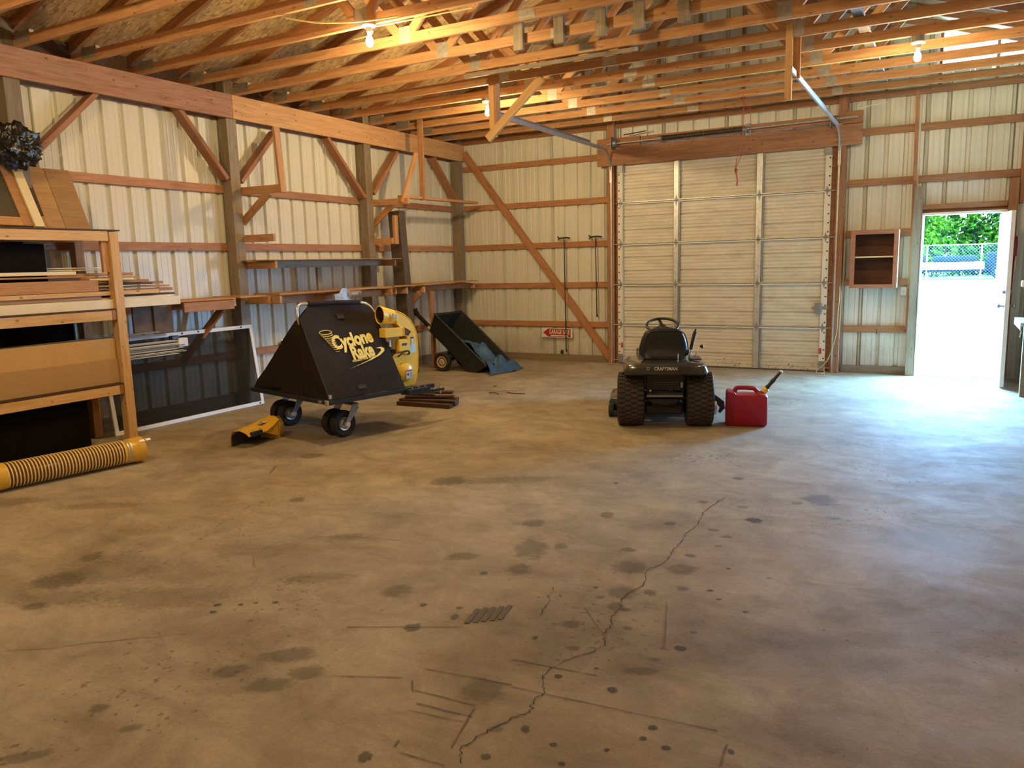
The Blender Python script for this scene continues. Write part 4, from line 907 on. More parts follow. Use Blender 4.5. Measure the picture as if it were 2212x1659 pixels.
# middle shelf: the pile of trim and boards, every stick a thing
def stick(nm,x,y0,y1,z,w,t,mat,label,cat,grp=None,dx=0.,dz=0.):
    return board(nm,(x,y0,z),(x+dx,y1,z+dz),t,w,mat,None,label=label,cat=cat,group=grp,b=.002)
G1='trim boards piled on the middle rack shelf'
stk=[('white_moulding',.53,-9.2,-6.105,1.305,.06,.085,'cream','cream moulded trim length, lowest in front of the pile, end proud'),
('white_moulding',.46,-9.2,-6.16,1.350,.09,.030,'cream','cream trim length just above the lowest moulding'),
('white_moulding',.34,-9.2,-6.20,1.305,.12,.055,'white','white moulding length at the back of the bottom layer'),
('trim_board',.42,-9.2,-6.11,1.375,.14,.018,'darkboard','dark brown board over the cream mouldings'),
('trim_board',.50,-9.1,-6.33,1.405,.09,.038,'fresh','golden square-ended pine board in the pile with clean end'),
('trim_board',.40,-9.2,-6.09,1.420,.08,.030,'oak','narrow reddish board sticking out farthest to the right'),
('trim_board',.36,-9.2,-6.14,1.455,.20,.016,'oak','wide thin brown board under the top mouldings'),
('trim_board',.33,-9.2,-6.16,1.488,.12,.026,'panelwood','brown board with raised edge near top right of pile'),
('trim_board',.45,-9.2,-6.36,1.485,.10,.014,'darkboard','thin dark strip with pointed end in upper pile'),
('trim_board',.44,-9.2,-6.40,1.512,.12,.026,'oak','upper reddish moulding with stepped profile'),
('trim_board',.36,-9.2,-6.44,1.545,.14,.022,'oak','second upper reddish moulding, a little shorter'),
('trim_board',.30,-9.2,-6.46,1.580,.10,.028,'oak','reddish moulding topmost on the right side'),
('white_moulding',.28,-9.1,-6.555,1.625,.09,.012,'cream','thin cream strip on top of the pile, right end'),
('white_moulding',.25,-9.1,-6.55,1.645,.08,.010,'white','thin white strip, topmost at the back of pile'),
('trim_board',.52,-9.2,-6.95,1.480,.02,.105,'oak','broad rounded oak casing at front left of pile, on edge'),
('trim_board',.50,-9.2,-6.93,1.385,.05,.065,'panelwood','second oak casing below the broad one at front left'),
('trim_board',.47,-9.2,-7.05,1.565,.10,.016,'oak','flat orange-brown strip above the broad oak casing'),
('white_moulding',.50,-9.2,-7.15,1.600,.06,.030,'cream','cream baseboard length at top left of the pile')]
for s_ in stk: stick(s_[0],s_[1],s_[2],s_[3],s_[4],s_[5],s_[6],s_[7],s_[8],'trim board',G1,dz=0)
stick('scrap_block',.46,-7.0,-6.62,1.535,.07,.02,'cream','small cream offcut lying crosswise on the pile','wood scrap',None,dx=.1)
# brown sheet hanging behind
single('brown_sheet',G().add(rbox(.30,.325,-6.49,-6.27,.985,1.255,.003)).add(rbox(.318,.345,-6.27,-6.05,.965,1.255,.003)),'cloth','dark brown wood-grain sheet hanging below the trim pile','panel')
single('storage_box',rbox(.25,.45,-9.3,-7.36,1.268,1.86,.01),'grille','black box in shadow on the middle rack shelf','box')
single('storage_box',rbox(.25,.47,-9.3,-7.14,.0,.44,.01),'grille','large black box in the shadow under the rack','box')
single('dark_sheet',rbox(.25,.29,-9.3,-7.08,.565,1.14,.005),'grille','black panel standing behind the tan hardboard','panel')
# lower shelf: hardboard sheets standing on edge
single('hardboard_sheet',rbox(.515,.530,-9.3,-6.845,.562,.985,.001),'card','upper tan hardboard sheet standing on lower rack shelf, behind','panel')
single('hardboard_sheet',rbox(.535,.548,-9.3,-6.838,.562,.790,.001),'card2','lower tan hardboard sheet in front, on lower rack shelf','panel')
stick('wood_strip',.40,-9.2,-6.27,.97,.04,.012,'grey_wood','upper thin wood strip poking out of rack above screen','wood strip','two thin strips poking from rack',dz=.02)
stick('wood_strip',.40,-9.2,-6.20,.955,.04,.010,'grey_wood','lower thin wood strip poking out of rack above screen','wood strip','two thin strips poking from rack')
bl=thing('window_blind','bundle of white slats of a folded window blind, end bracket right','window blind',T(.4,-6.4,.8))
for i in range(16):
    y1=-6.03+R.uniform(-.09,.03); z=.748+.0095*i+R.uniform(-.002,.002); x=.42+R.uniform(-.012,.012)
    M,l=frame((x,-8.3,z-.0),(x+R.uniform(-.02,.03),y1,z+R.uniform(-.004,.006)),(0,0,1)); part('slat',box(0,0,0,l,.05,.0028),'cream' if i%3 else 'white',bl,M)
part('head_box',rbox(.385,.46,-6.09,-5.975,.815,.905,.006),'white',bl,I4); part('end_bracket',rbox(.39,.45,-6.16,-6.07,.895,.935,.006),'black',bl,I4)
for y in (-6.05,-6.03): part('screw',lathe([(.0,.0),(.008,.0),(.008,.006)],8,'X',(.46,y,.84)),'galv_dark',bl,I4)
# screen door lying on its side against the wall
sdr=thing('screen_door','white framed screen door lying on its side by the rack','screen door',T(.3,-5.85,0))
a_=V((.315,-6.80,.001)); zx=(V((.200,-6.80,.925))-a_).normalized(); yx=V((0,1,0)); nx=yx.cross(zx).normalized()
SM=Matrix((yx,zx,nx)).transposed().to_4x4(); SM.translation=a_; LW,HH,fw_=1.925,.955,.042
for q in ((0,LW,0,fw_),(0,LW,HH-fw_,HH),(0,fw_,fw_,HH-fw_),(LW-fw_,LW,fw_,HH-fw_)): part('frame_rail',rbox(q[0],q[1],q[2],q[3],-.012,.012,.003),'white_al',sdr,SM)
part('screen_mesh',rbox(fw_,LW-fw_,fw_,HH-fw_,-.001,.001),'screen',sdr,SM)
for q in ((.95,HH-.02),(1.16,HH-.02),(1.76,HH-.02),(1.86,.02)): part('fitting',lathe([(0,.018),(.010,.018),(.012,.012)],10,'Z',(q[0],q[1],0)),'black',sdr,SM)

# ================================================================= LEAF VACUUM TRAILER
LM=T(2.577,-6.216,0,rz=math.atan2(.968,.25))       # local x along the tongue, y away from the camera side
lv=thing('leaf_vacuum','black canvas leaf vacuum trailer with yellow blower and lettering','leaf vacuum',LM)
def lp(name,vf,mat,par=None,**k): return part(name,vf,mat,par or lv,LM,**k)
g=G()
for a in ((-.03,1.22,-.045,-.005),(-.03,.90,1.335,1.375)): g.add(rbox(a[0],a[1],a[2],a[3],.368,.408,.003))
for x in (-.03,.86): g.add(rbox(x,x+.04,-.005,1.335,.368,.408,.003))
g.add(rbox(.40,.44,-.005,1.335,.366,.404,.003)); lp('frame',g,'navyframe')
lp('floor_sheet',rbox(.0,.87,.0,1.34,.408,.418),'blackplastic')
tg=lp('tongue',G().add(rbox(.85,1.12,-.10,.02,.345,.395,.004)).add(rbox(.95,1.34,-.06,-.015,.330,.352,.003)),'navyframe')
lp('hitch_pin',G().add(cyl((1.30,-.04,.30),(1.30,-.04,.40),.009,10)).add(cyl((1.30,-.04,.352),(1.30,-.04,.366),.02,10)),'steel',tg)
for x in (.92,1.0,1.08,1.2): lp('bolt',lathe([(.0,.012),(.011,.012),(.011,0)],8,'Z',(x,-.06,.394 if x<1.1 else .352)),'galv_dark',tg)
lp('corner_cap',rbox(-.045,-.028,-.048,-.002,.362,.414,.003),'steel')
lp('tail_light',rbox(-.042,-.025,.06,.11,.37,.40,.003),'galv_dark')
# canvas bag: rows run from the lettered side over the bar to the back
prof=[(-.015,.412),(.09,.58),(.20,.77),(.31,.96),(.405,1.135),(.425,1.20),(.44,1.245),(.47,1.20),(.55,1.09),(.64,.985),(.765,.885),(.90,.77),(1.10,.61),(1.26,.49),(1.34,.412)]
ur=[(.0,.87),(.0,.87),(.0,.87),(.0,.87),(.0,.868),(.085,.79),(.13,.71),(.10,.76),(.03,.84),(.0,.87),(.0,.87),(.0,.87),(.0,.87),(.0,.87),(.0,.87)]
NU=22; v=[]
from mathutils import noise
for (pv_,pz),(ua,ub) in zip(prof,ur):
    for i in range(NU+1):
        t=i/NU; e=math.sin(PI*t)
        u=ua+(ub-ua)*t; w=.010*noise.noise(V((u*5,pv_*5,pz*5)))
        sag = .0 if pv_<.44 else .018*e
        v.append((u, pv_+(sag if pv_<.44 else -sag)+w, pz - (.008*e if pz>1.2 else 0)+w*.3))
f=[]
for r_ in range(len(prof)-1):
    for i in range(NU): a=r_*(NU+1)+i; f.append((a,a+1,a+NU+2,a+NU+1))
bag_=lp('bag',(v,f),'fabric',smooth=50)
for s_,col in ((0,0),(1,NU)):
    # gusset: joined across to a base line, slightly tucked in
    vv=[v[r_*(NU+1)+col] for r_ in range(len(prof))]; n=len(vv)
    mid=[(p[0]+(.02 if s_==0 else -.02)*(1 if .5<p[2]<1.1 else 0), .42+(p[1]-.42)*.45, .42+(p[2]-.42)*.5) for p in vv]
    base=[(.0 if s_==0 else .87, p[1], .412) for p in vv]
    V3=vv+mid+base; F3=[]
    for i in range(n-1): F3 += [(i,i+1,n+i+1,n+i),(n+i,n+i+1,2*n+i+1,2*n+i)]
    lp('bag_gusset',(V3,F3),'fabric',smooth=40)
lp('bag_seam',tube([(x,y-.006,z) for x,y,z in [(.004,.0,.43),(.003,.09,.58),(.003,.20,.77),(.003,.31,.96),(.004,.40,1.13)]],.006,6),'blackplastic')
lp('bag_sleeve',tube([(.125,.44,1.262),(.42,.44,1.256),(.705,.44,1.246)],.025,12),'fabric',smooth=60)
hoop=smooth_path([(.012,.425,1.08),(-.004,.428,1.14),(.0,.435,1.235),(.04,.44,1.262),(.10,.44,1.264),(.42,.44,1.256),(.70,.44,1.246),(.80,.44,1.225),(.86,.428,1.16),(.868,.425,1.10),(.85,.42,1.05)],2)
lp('hoop_tube',tube(hoop,.0145,10),'steel',smooth=60)
lp('rear_hoop',tube(smooth_path([(-.002,.80,.86),(-.008,.775,.90),(.05,.77,.915),(.82,.77,.915),(.878,.775,.90),(.872,.80,.86)],1),.012,8),'steel',smooth=60)
for x,y in ((.875,.05),(.875,.20)): lp('strap_clip',rbox(x-.008,x+.008,y-.01,y+.012,.43 if y<.1 else .80,.50 if y<.1 else .87,.003),'white')
lp('corner_clip',rbox(-.01,.02,-.03,-.012,.42,.46,.004),'steel')
for uu,vv,zz in ((.33,.335,1.02),(.35,.035,.49)):
    lp('hook_patch',prism([(-.032,0),(.032,0),(.03,.035),(-.03,.035)],.002),'blackplastic') if 0 else None
# printing on the lettered side
Fd=V((0,.41,.72)).normalized(); Xd=V((1,0,0)); Nd=Xd.cross(Fd)
FM=Matrix((Xd,Fd,Nd)).transposed().to_4x4(); FM.translation=V((0,-.006,.42))
FM=LM@FM
def onface(name,vf,mat,dz=.004): return part(name,vf,mat,bag_,FM@T(0,0,dz))
def sag_z(u): return 0
rot=math.radians(5.)
ft=.003
text('Cyclone',.19,'yellow_txt',bag_,FM@T(.475,.552,.002,rz=rot),ext=.001,bold=.0085,shear=.10,xs=.74,name='lettering')
text('Rake',.19,'yellow_txt',bag_,FM@T(.535,.418,.002,rz=rot),ext=.001,bold=.0085,shear=.10,xs=.70,name='lettering')
text('Woodland Power Products',.033,'yellow_txt',bag_,FM@T(.535,.345,.002,rz=rot),ext=.0008,bold=.0006,xs=.80,name='lettering')
# whirlwind emblem: stacked crescents, and the swoosh
for i in range(10):
    t=i/9; cx_=.215+.055*t*1.0; cy_=.655-.20*t; w=.068*(1-t*.72); 
    pts=[(cx_+w*math.cos(a),cy_+w*.30*math.sin(a)-.0,0.004) for a in [PI+.05+q/10*(PI-.2) for q in range(11)]]
    onface('emblem_stroke',tube(pts,.0048*(1-.3*t),4),'yellow_txt',.0)
onface('emblem_stroke',tube([(.215+.068*math.cos(a),.655+.022*math.sin(a),.004) for a in [q/18*2*PI for q in range(18)]],.0042,4,closed=True),'yellow_txt',.0)
onface('swoosh',prism([(.335,.262),(.60,.322),(.72,.360),(.79,.400),(.80,.430),(.765,.448),(.705,.440),(.755,.430),(.755,.408),(.68,.362),(.55,.318)],.002),'yellow_txt',.003)
onface('hook_patch',rbox(.40,.475,.785,.835,.004,.006),'blackplastic'); onface('hook_patch',rbox(.34,.43,.045,.085,.004,.006),'blackplastic')
# caster wheels, two of them dual
def wheel(parent,M,c,r,w,rim,axis='Y',rimmat='galv',tmat='rubber',hub=.03):
    cx,cy,cz=c
    a=[(rim,-w*.32),(r*.86,-w*.5),(r*.965,-w*.40),(r,-w*.18),(r,w*.18),(r*.965,w*.40),(r*.86,w*.5),(rim,w*.32)]
    t=part('tyre',lathe(a,32,axis,c),tmat,parent,M,smooth=40)
    part('rim',lathe([(0,-w*.36),(hub,-w*.46),(hub*1.1,-w*.36),(rim*.75,-w*.30),(rim*.9,-w*.40),(rim*1.03,-w*.43),(rim*1.03,w*.43),(rim*.9,w*.40),(rim*.75,w*.30),(hub*1.1,w*.36),(hub,w*.46),(0,w*.46)],24,axis,c),rimmat,parent,M,smooth=30)
    return t
for (x,y) in ((.27,.20),(.27,.34),(.24,1.10),(.24,1.24)):
    wheel(lv,LM,(x,y,.128),.128,.085,.062)
for (x,y) in ((.27,.20),(.24,1.10)):
    g=G(); g.add(rbox(x-.02,x+.19,y-.02,y+.16,.34,.37,.004)); g.add(cyl((x+.12,y+.07,.30),(x+.12,y+.07,.345),.028,12))
    for s_ in (-.062,.205):
        g.add(prism([(x-.022,.115),(x+.022,.115),(x+.15,.27),(x+.12,.31),(x+.085,.31)],.008,'Y',y+s_))
    g.add(rbox(x+.07,x+.15,y-.062,y+.213,.295,.31,.003)); g.add(cyl((x,y-.075,.128),(x,y+.225,.128),.012,10))
    lp('caster_fork',g,'galv_dark')
    lp('axle_cap',lathe([(0,-.095),(.022,-.092),(.024,-.062)],16,'Y',(x,y,.128)),'white')
# yellow blower housing behind the lettered side
VB=.20
outl=[(.972,1.149),(1.063,1.11),(1.145,1.044),(1.193,.972),(1.215,.895),(1.222,.812),(1.222,.68),(1.212,.551),(1.195,.463),(1.161,.40),(1.114,.354),(1.057,.352),(.98,.39),(.90,.47),(.86,.56),(.87,.66),(.935,.715),(1.095,.735),(1.11,.80),(1.09,.90),(1.04,.96),(.972,1.02)]
bh=lp('blower_housing',prism(outl,.11,'Y',VB),'yellow')
lp('housing_rim',G().add(tube([(a,VB,b) for a,b in outl[:12]],.006,6)),'yellow',bh)
def ell(c,ax1,ax2,n=24): return [tuple(V(c)+V(ax1)*math.cos(2*PI*i/n)+V(ax2)*math.sin(2*PI*i/n)) for i in range(n)]
rings=[]
for t_,cc,a1,a2 in ((0,(.80,VB+.045,1.118),.072,.088),(.3,(.84,VB+.05,1.112),.073,.087),(1,(.985,VB+.055,1.085),.056,.07)):
    rings.append(ell(cc,(0,a1,0),(.0,0,a2)))
lp('outlet_pipe',loft(rings,False),'yellow',bh,smooth=50)
inner=[[tuple(V(p)*1.0+(V(q)-V(p))*.06) for p,q in zip(r_, [cc]*24)] for r_,cc in ((rings[0],(.80,VB+.045,1.118)),(rings[2],(.985,VB+.055,1.085)))]
lp('outlet_bore',loft(inner,False),'darkboard',bh,smooth=50)
lp('outlet_lip',tube(rings[0],.006,6,closed=True),'yellow',bh,smooth=60)
lp('latch',G().add(rbox(.895,.955,VB-.035,VB-.018,1.09,1.115,.004)).add(cyl((.90,VB-.03,1.075),(.90,VB-.03,1.13),.009,8)).add(cyl((.945,VB-.03,1.075),(.945,VB-.03,1.12),.007,8)),'steel',bh)
# box outlet below the pipe
lp('square_duct',G().add(rbox(.80,1.04,VB-.03,VB+.07,.895,.985,.004)),'yellow',bh); 
lp('duct_mouth',prism([(1.035,.982),(1.118,.935),(1.08,.893),(1.035,.905)],.006,'Y',VB-.034),'darkboard',bh)
lp('duct_rim',tube([(1.035,VB-.036,.985),(1.122,VB-.036,.935),(1.082,VB-.036,.888),(1.03,VB-.036,.902)],.005,5,closed=True),'yellow',bh)
lp('engine_shroud',rbox(.965,1.10,VB-.03,VB+.05,.742,.865,.006),'yellow',bh)
lp('shroud_label',rbox(1.0,1.06,VB-.032,VB-.029,.80,.825),'ink_shade',bh)
lp('instruction_label',rbox(1.112,1.195,VB-.004,VB-.001,.715,.80),'cyanlabel',bh); lp('instruction_label',rbox(1.14,1.165,VB-.005,VB-.001,.80,.86),'label',bh)
lp('latch_strap',rbox(1.135,1.17,VB-.008,VB-.001,.86,.875,.002),'black',bh)
lp('door_handle',tube(smooth_path([(.955,VB-.008,.695),(.965,VB-.03,.705),(1.0,VB-.04,.742),(1.08,VB-.04,.745),(1.085,VB-.03,.71),(1.08,VB-.008,.705)],1),.0085,8),'black',bh,smooth=60)
lp('hub_bulge',lathe([(.0,-.035),(.07,-.030),(.10,-.012),(.108,0)],28,'Y',(1.05,VB,.53)),'yellow',bh,smooth=40)
lb=lp('warning_label',rbox(1.028,1.108,VB-.040,VB-.037,.462,.545),'label',bh); 
part('label_band',rbox(1.028,1.108,VB-.042,VB-.0395,.537,.549),'orange',lb,LM); part('label_print',G().add(rbox(1.073,1.102,VB-.042,VB-.0395,.472,.53)),'galv',lb,LM); part('label_symbol',prism([(1.038,.505),(1.05,.521),(1.062,.505),(1.05,.489)],.002,'Y',VB-.042),'ink_shade',lb,LM)
for a,b in ((1.02,.60),(1.055,.60),(.90,1.06)): lp('bolt',lathe([(0,-.012),(.010,-.012),(.010,0)],8,'Y',(a,VB,b)),'galv_dark',bh)
lp('engine_body',rbox(.90,1.06,.33,.62,.42,.72,.02),'black'); lp('engine_cover',lathe([(.0,.0),(.10,0),(.11,.03),(.10,.10),(.0,.11)],20,'Z',(.98,.50,.72)),'black',smooth=40)
lp('fuel_knob',lathe([(0,.0),(.03,0),(.03,.03),(0,.03)],12,'Y',(.93,.22,.74)),'black')
lp('engine_mount',rbox(.88,1.15,.10,.60,.345,.38,.004),'navyframe')
# ================================================================= YELLOW DECK CHUTE on the floor
cM=T(1.985,-6.62,0,rz=PI/2+math.radians(6))@Matrix.Diagonal((1,.72,.92,1))
ch=thing('chute','yellow plastic mower deck chute lying open side forward on floor','chute',cM)
# local x runs +y in the room, local -y is the open side
def arc(xc,w,h,n=8,y0=0.): return [(xc, y0+w*(1-math.cos(PI*i/n))/2, h*max(0,math.sin(PI*i/n))**.6) for i in range(n+1)]
outer=[(0,0.0,.0),(0,.0,.145),(0,.02,.165),(0,.20,.17),(0,.30,.12),(0,.31,0)]
def ring(x,y0,y1,h,hb):  return [(x,y0,0),(x,y0,h*.86),(x,y0+.025,h),(x,(y0+y1)/2,h*1.02),(x,y1-.03,hb),(x,y1,hb*.8),(x,y1,0)]
# top shell pieces: open to -y between x=.02 and .37
tw=.006
sh_=G()
sec=[(0.0,.02,.30,.165),(.10,-.0,.31,.185),(.22,.0,.30,.200),(.34,.02,.29,.215),(.40,.04,.28,.220)]
topv=[];
secp=((0,((.02,.115),(.06,.142),(.16,.165),(.27,.150),(.30,.10),(.31,.0))),(.12,((.0,.12),(.05,.155),(.16,.185),(.27,.17),(.31,.11),(.31,0))),(.24,((.0,.125),(.05,.17),(.16,.205),(.27,.18),(.31,.12),(.31,0))),(.34,((.0,.165),(.05,.20),(.16,.225),(.26,.20),(.30,.13),(.30,0))),(.42,((.02,.20),(.06,.22),(.16,.235),(.25,.21),(.28,.13),(.28,0))))
for x,q_ in secp: topv.append([(x,a,b) for a,b in q_])
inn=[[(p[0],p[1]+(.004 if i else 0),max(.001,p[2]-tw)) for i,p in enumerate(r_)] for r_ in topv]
vv=[p for r_ in topv for p in r_]+[p for r_ in inn for p in r_]; n=6; o_=len(sec)*n; ff=[]
for k in range(len(sec)-1):
    for i in range(n-1):
        ff.append((k*n+i,k*n+i+1,(k+1)*n+i+1,(k+1)*n+i)); ff.append((o_+k*n+i,o_+(k+1)*n+i,o_+(k+1)*n+i+1,o_+k*n+i+1))
    ff.append((k*n,(k+1)*n,o_+(k+1)*n,o_+k*n))
GG=G(); GG.add((vv,ff)); GG.m=[1 if min(q)>=o_ else 0 for q in ff]  # inner faces black: shade under the hood put into the colour
body=part('chute_shell',GG,['amber','ink_shade'],ch,cM,smooth=45)
part('dark_back_shade',rbox(.004,.41,.290,.296,0,.13,.001),'ink_shade',ch,cM)  # black sheet standing in for the shade at the back of the chute
part('side_wall',prism([(.02,.0),(.02,.20),(.06,.22),(.16,.232),(.25,.21),(.28,.13),(.28,.0)],.008,'X',.414),'amber',ch,cM)
part('lower_flap',prism([(.20,.118),(.41,.195),(.41,.03)],.006,'Y',.03),'amber',ch,cM)
nk=part('neck',loft([[(x,yc+rr*math.cos(2*PI*i/24),zc+rr*math.sin(2*PI*i/24)) for i in range(24)] for x,yc,zc,rr in ((.39,.155,.108,.107),(.46,.16,.11,.108),(.50,.165,.105,.103),(.53,.17,.103,.101))],True),'amber',ch,cM,smooth=45)
part('neck_bead',tube([(.46,.16+.110*math.cos(2*PI*i/24),.11+.110*math.sin(2*PI*i/24)) for i in range(24)],.005,5,closed=True),'amber',ch,cM,smooth=60)
hg=part('hinge_plate',rbox(.03,.17,-.010,.035,.105,.150,.004),'black',ch,cM)
for x in (.05,.15): part('hinge_bolt',lathe([(0,.022),(.009,.022),(.012,.008),(.012,0)],10,'Z',(x,.015,.146)),'steel',hg,cM,smooth=40)
part('chute_label',rbox(.20,.29,.06,.12,.198,.2035),'label',ch,cM)
part('label_mark',rbox(.215,.255,.075,.105,.2035,.2042),'ink_shade',ch,cM); part('neck_clip',rbox(.44,.48,.07,.09,.205,.222,.003),'galv_dark',ch,cM)

# ================================================================= HOSE
hM=Matrix.Translation((1.235,-8.72,.112))
d_=V((1.475,-7.34,.112))-V((1.235,-8.72,.112)); LH=d_.length
hM=Matrix.Translation((1.235,-8.72,.112))@d_.to_track_quat('X','Z').to_matrix().to_4x4()
hs=thing('flexible_hose','amber ribbed flexible hose with yellow cuffs lying on floor','hose',hM)
x0,x1=.36,LH-.155
part('hose_wall',lathe([(.092,x0),(.092,x1)],32,'X'),'hose',hs,hM,smooth=60)
pts=[]; turns=36
for i in range(turns*24+1):
    t=i/(turns*24); a=2*PI*turns*t; pts.append((x0+(x1-x0)*t,.0955*math.cos(a),.0955*math.sin(a)))
part('hose_helix',tube(pts,.0052,6),'hoserib',hs,hM,smooth=60)
part('hose_cuff',lathe([(.088,0),(.105,0),(.107,.02),(.104,.05),(.104,.10),(.107,.11),(.104,.12),(.104,x0-.02),(.100,x0+.01),(.088,x0+.01)],32,'X'),'amber',hs,hM,smooth=40)
part('hose_cuff',lathe([(.090,x1-.02),(.098,x1-.02),(.099,x1+.02),(.103,x1+.03),(.105,x1+.05),(.103,x1+.06),(.108,LH-.06),(.110,LH-.05),(.108,LH-.04),(.107,LH),(.098,LH),(.096,LH-.1)],32,'X'),'amber',hs,hM,smooth=40)
for x in (x1+.005,x1+.03): part('hose_band',lathe([(.101,x),(.1045,x+.001),(.1045,x+.011),(.101,x+.012)],32,'X'),'galv',hs,hM,smooth=40)
for a in (.75,-2.2):
    cM2=hM@Matrix.Rotation(a,4,'X'); 
    lc=part('latch',G().add(rbox(LH-.05,LH+.005,-.014,.014,.104,.112,.002)).add(rbox(LH-.0,LH+.05,-.012,.012,.110,.116,.002)).add(cyl((LH+.005,-.016,.112),(LH+.005,.016,.112),.006,8)),'steel',hs,cM2)
part('latch',G().add(rbox(LH-.07,LH-.01,-.012,.012,.106,.118,.003)).add(rbox(LH-.04,LH+.03,-.01,.01,.116,.122,.002)),'steel',hs,hM@Matrix.Rotation(-.9,4,'X'))
# ================================================================= DUMP CART
ct=thing('dump_cart','black poly dump cart tipped nose down in the back left corner','dump cart',T(1.0,-1.4,0))
th=math.radians(40.6); ax=V((math.cos(th),0,-math.sin(th))); az=V((math.sin(th),0,math.cos(th))); ay=V((0,1,0))
o_=V((.56,-1.80,.60))        # rear lower near corner of the tub
TM=Matrix((ax,ay,az)).transposed().to_4x4(); TM.translation=o_
TL,TW,TH=.98,.74,.30
rt=V((0,0,0))
outb=[(.0,.06,0),(TL,.06,0),(TL,TW-.06,0),(.0,TW-.06,0)]; outt=[(-.06,0,TH),(TL+.12,0,TH),(TL+.12,TW,TH),(-.06,TW,TH)]
inb=[(.02,.08,.02),(TL-.02,.08,.02),(TL-.02,TW-.08,.02),(.02,TW-.08,.02)]; intp=[(-.03,.03,TH),(TL+.09,.03,TH),(TL+.09,TW-.03,TH),(-.03,TW-.03,TH)]
vv=outb+outt+intp+inb; ff=[(3,2,1,0)]+[(i,(i+1)%4,4+(i+1)%4,4+i) for i in range(4)]+[(4+i,4+(i+1)%4,8+(i+1)%4,8+i) for i in range(4)]+[(8+i,8+(i+1)%4,12+(i+1)%4,12+i) for i in range(4)]+[(12,13,14,15)]
tub=part('tub',(vv,ff),'tub',ct,TM)
part('tub_lip',tube([outt[0],outt[1],outt[2],outt[3]],.016,8,closed=True),'tub',tub,TM,smooth=50)
part('rivet',G().add(lathe([(0,.012),(.008,.012),(.008,0)],8,'Z',(.02,TW-.03,TH-.03))).add(lathe([(0,.012),(.008,.012),(.008,0)],8,'Z',(TL+.05,TW-.03,TH-.04))),'galv',tub,TM)
part('under_frame',G().add(rbox(.12,.85,.18,.22,-.045,-.005,.003)).add(rbox(.12,.85,TW-.22,TW-.18,-.045,-.005,.003)).add(rbox(.50,.55,.05,TW-.05,-.07,-.03,.003)),'black',ct,TM)
tn=part('tongue',rbox(-.46,.50,TW/2-.10,TW/2-.05,-.095,-.045,.003),'black',ct,TM); 
part('tongue_clevis',G().add(rbox(-.54,-.44,TW/2-.11,TW/2-.04,-.105,-.035,.004)).add(cyl((-.50,TW/2-.075,-.12),(-.50,TW/2-.075,.0),.01,8)),'black',tn,TM)
part('tongue_label',rbox(-.16,-.04,TW/2-.103,TW/2-.1,-.088,-.05),'yellow_txt',tn,TM)
cw=I4
for y in (-1.76,-1.16):
    wheel(ct,I4,(.80,y,.143),.143,.085,.085,'Y','rimcream')
part('axle',tube([(.80,-1.80,.143),(.80,-1.12,.143)],.011,8),'galv_dark',ct,I4)
part('axle_bracket',G().add(prism([(.78,.13),(.86,.13),(1.12,.235),(.86,.42)],.006,'Y',-1.66)).add(prism([(.78,.13),(.86,.13),(1.12,.235),(.86,.42)],.006,'Y',-1.26)),'black',ct,I4)
# blue tarp spilling out of the tub
def tarp():
    NX,NY=72,44; v=[];f=[]
    for i in range(NX+1):
        s=i/NX
        for j in range(NY+1):
            t=j/NY
            if s<.58:
                k=s/.58; x=.34+k*(TL+.10-.34)
                y=.07+(.44+.14*k)*t - .05*max(0,k-.55)*(1-t)*2
                h=.12+.20*min(1,k*2.2)-.03*k
                z=h*(1-.22*t)+.030*math.sin(9*t+3*k)+.022*math.sin(6*k+5*t)
                if t<.12: z=z-.0*(.12-t)
                p=TM@V((x,y,max(.03,z)))
            else:
                k=(s-.58)/.42; p0=TM@V((TL+.10,.07+.58*t-.045*(1-t),.29*(1-.22*t)+.03*math.sin(9*t+3)+.022*math.sin(6+5*t)))
                r=k**1.15
                x=p0.x+r*(.20+.14*t)+.03*math.sin(8*t+2*k)*r; y=p0.y-r*(.26-.30*t)-.03*math.sin(5*t)*r
                k=min(k,1.); zz=p0.z*(1-k)**1.25+ (.085+.04*math.sin(11*t+3*k)+.04*math.sin(17*t-5*k))*(1-k**3)
                p=V((x,y,max(.006,zz)))
            n_=noise.noise(V((p.x*7,p.y*7,p.z*7+s*3)))*.045+noise.noise(V((p.x*15,p.y*15,p.z*9)))*.022
            p.z=max(.006+.004*((i+j)%2),p.z+n_); v.append(tuple(p))
    for i in range(NX):
        for j in range(NY): a=i*(NY+1)+j; f.append((a,a+1,a+NY+2,a+NY+1))
    return v,f
single('tarp',tarp(),'tarp','crumpled blue tarp spilling out of the tipped dump cart','tarp',smooth=70)
# ================================================================= DARK BOARDS ON THE FLOOR
bd=[(1.93,-4.33,2.62,-4.30,.000,.09,.045,'lowest dark board in the floor stack, end nearest camera'),
(1.90,-4.22,2.58,-4.13,.000,.09,.045,'second bottom dark board, just behind the lowest one'),
(1.88,-4.10,2.52,-4.02,.000,.09,.04,'third bottom dark board at the rear of the stack'),
(1.92,-4.28,2.60,-4.17,.046,.09,.022,'thin dark slat in middle of the floor stack, pale edge'),
(1.90,-4.12,2.55,-4.06,.046,.09,.030,'dark board in the second layer, rear side'),
(1.98,-4.26,2.50,-4.06,.078,.08,.022,'short dark board on third layer, turned slightly'),
(1.85,-4.16,2.42,-3.95,.100,.09,.030,'dark board on top pointing farthest back right'),
(1.90,-4.22,2.30,-4.16,.101,.05,.024,'narrow dark stick topmost at left end of stack')]
for x0,y0,x1,y1,z,w,t,lab in bd:
    board('dark_board',(x0-.02,y0,z+t/2+.001),(x1,y1,z+t/2+.001),t,w,'darkboard',None,label=lab,cat='board',group='dark boards stacked on the floor',b=.004)
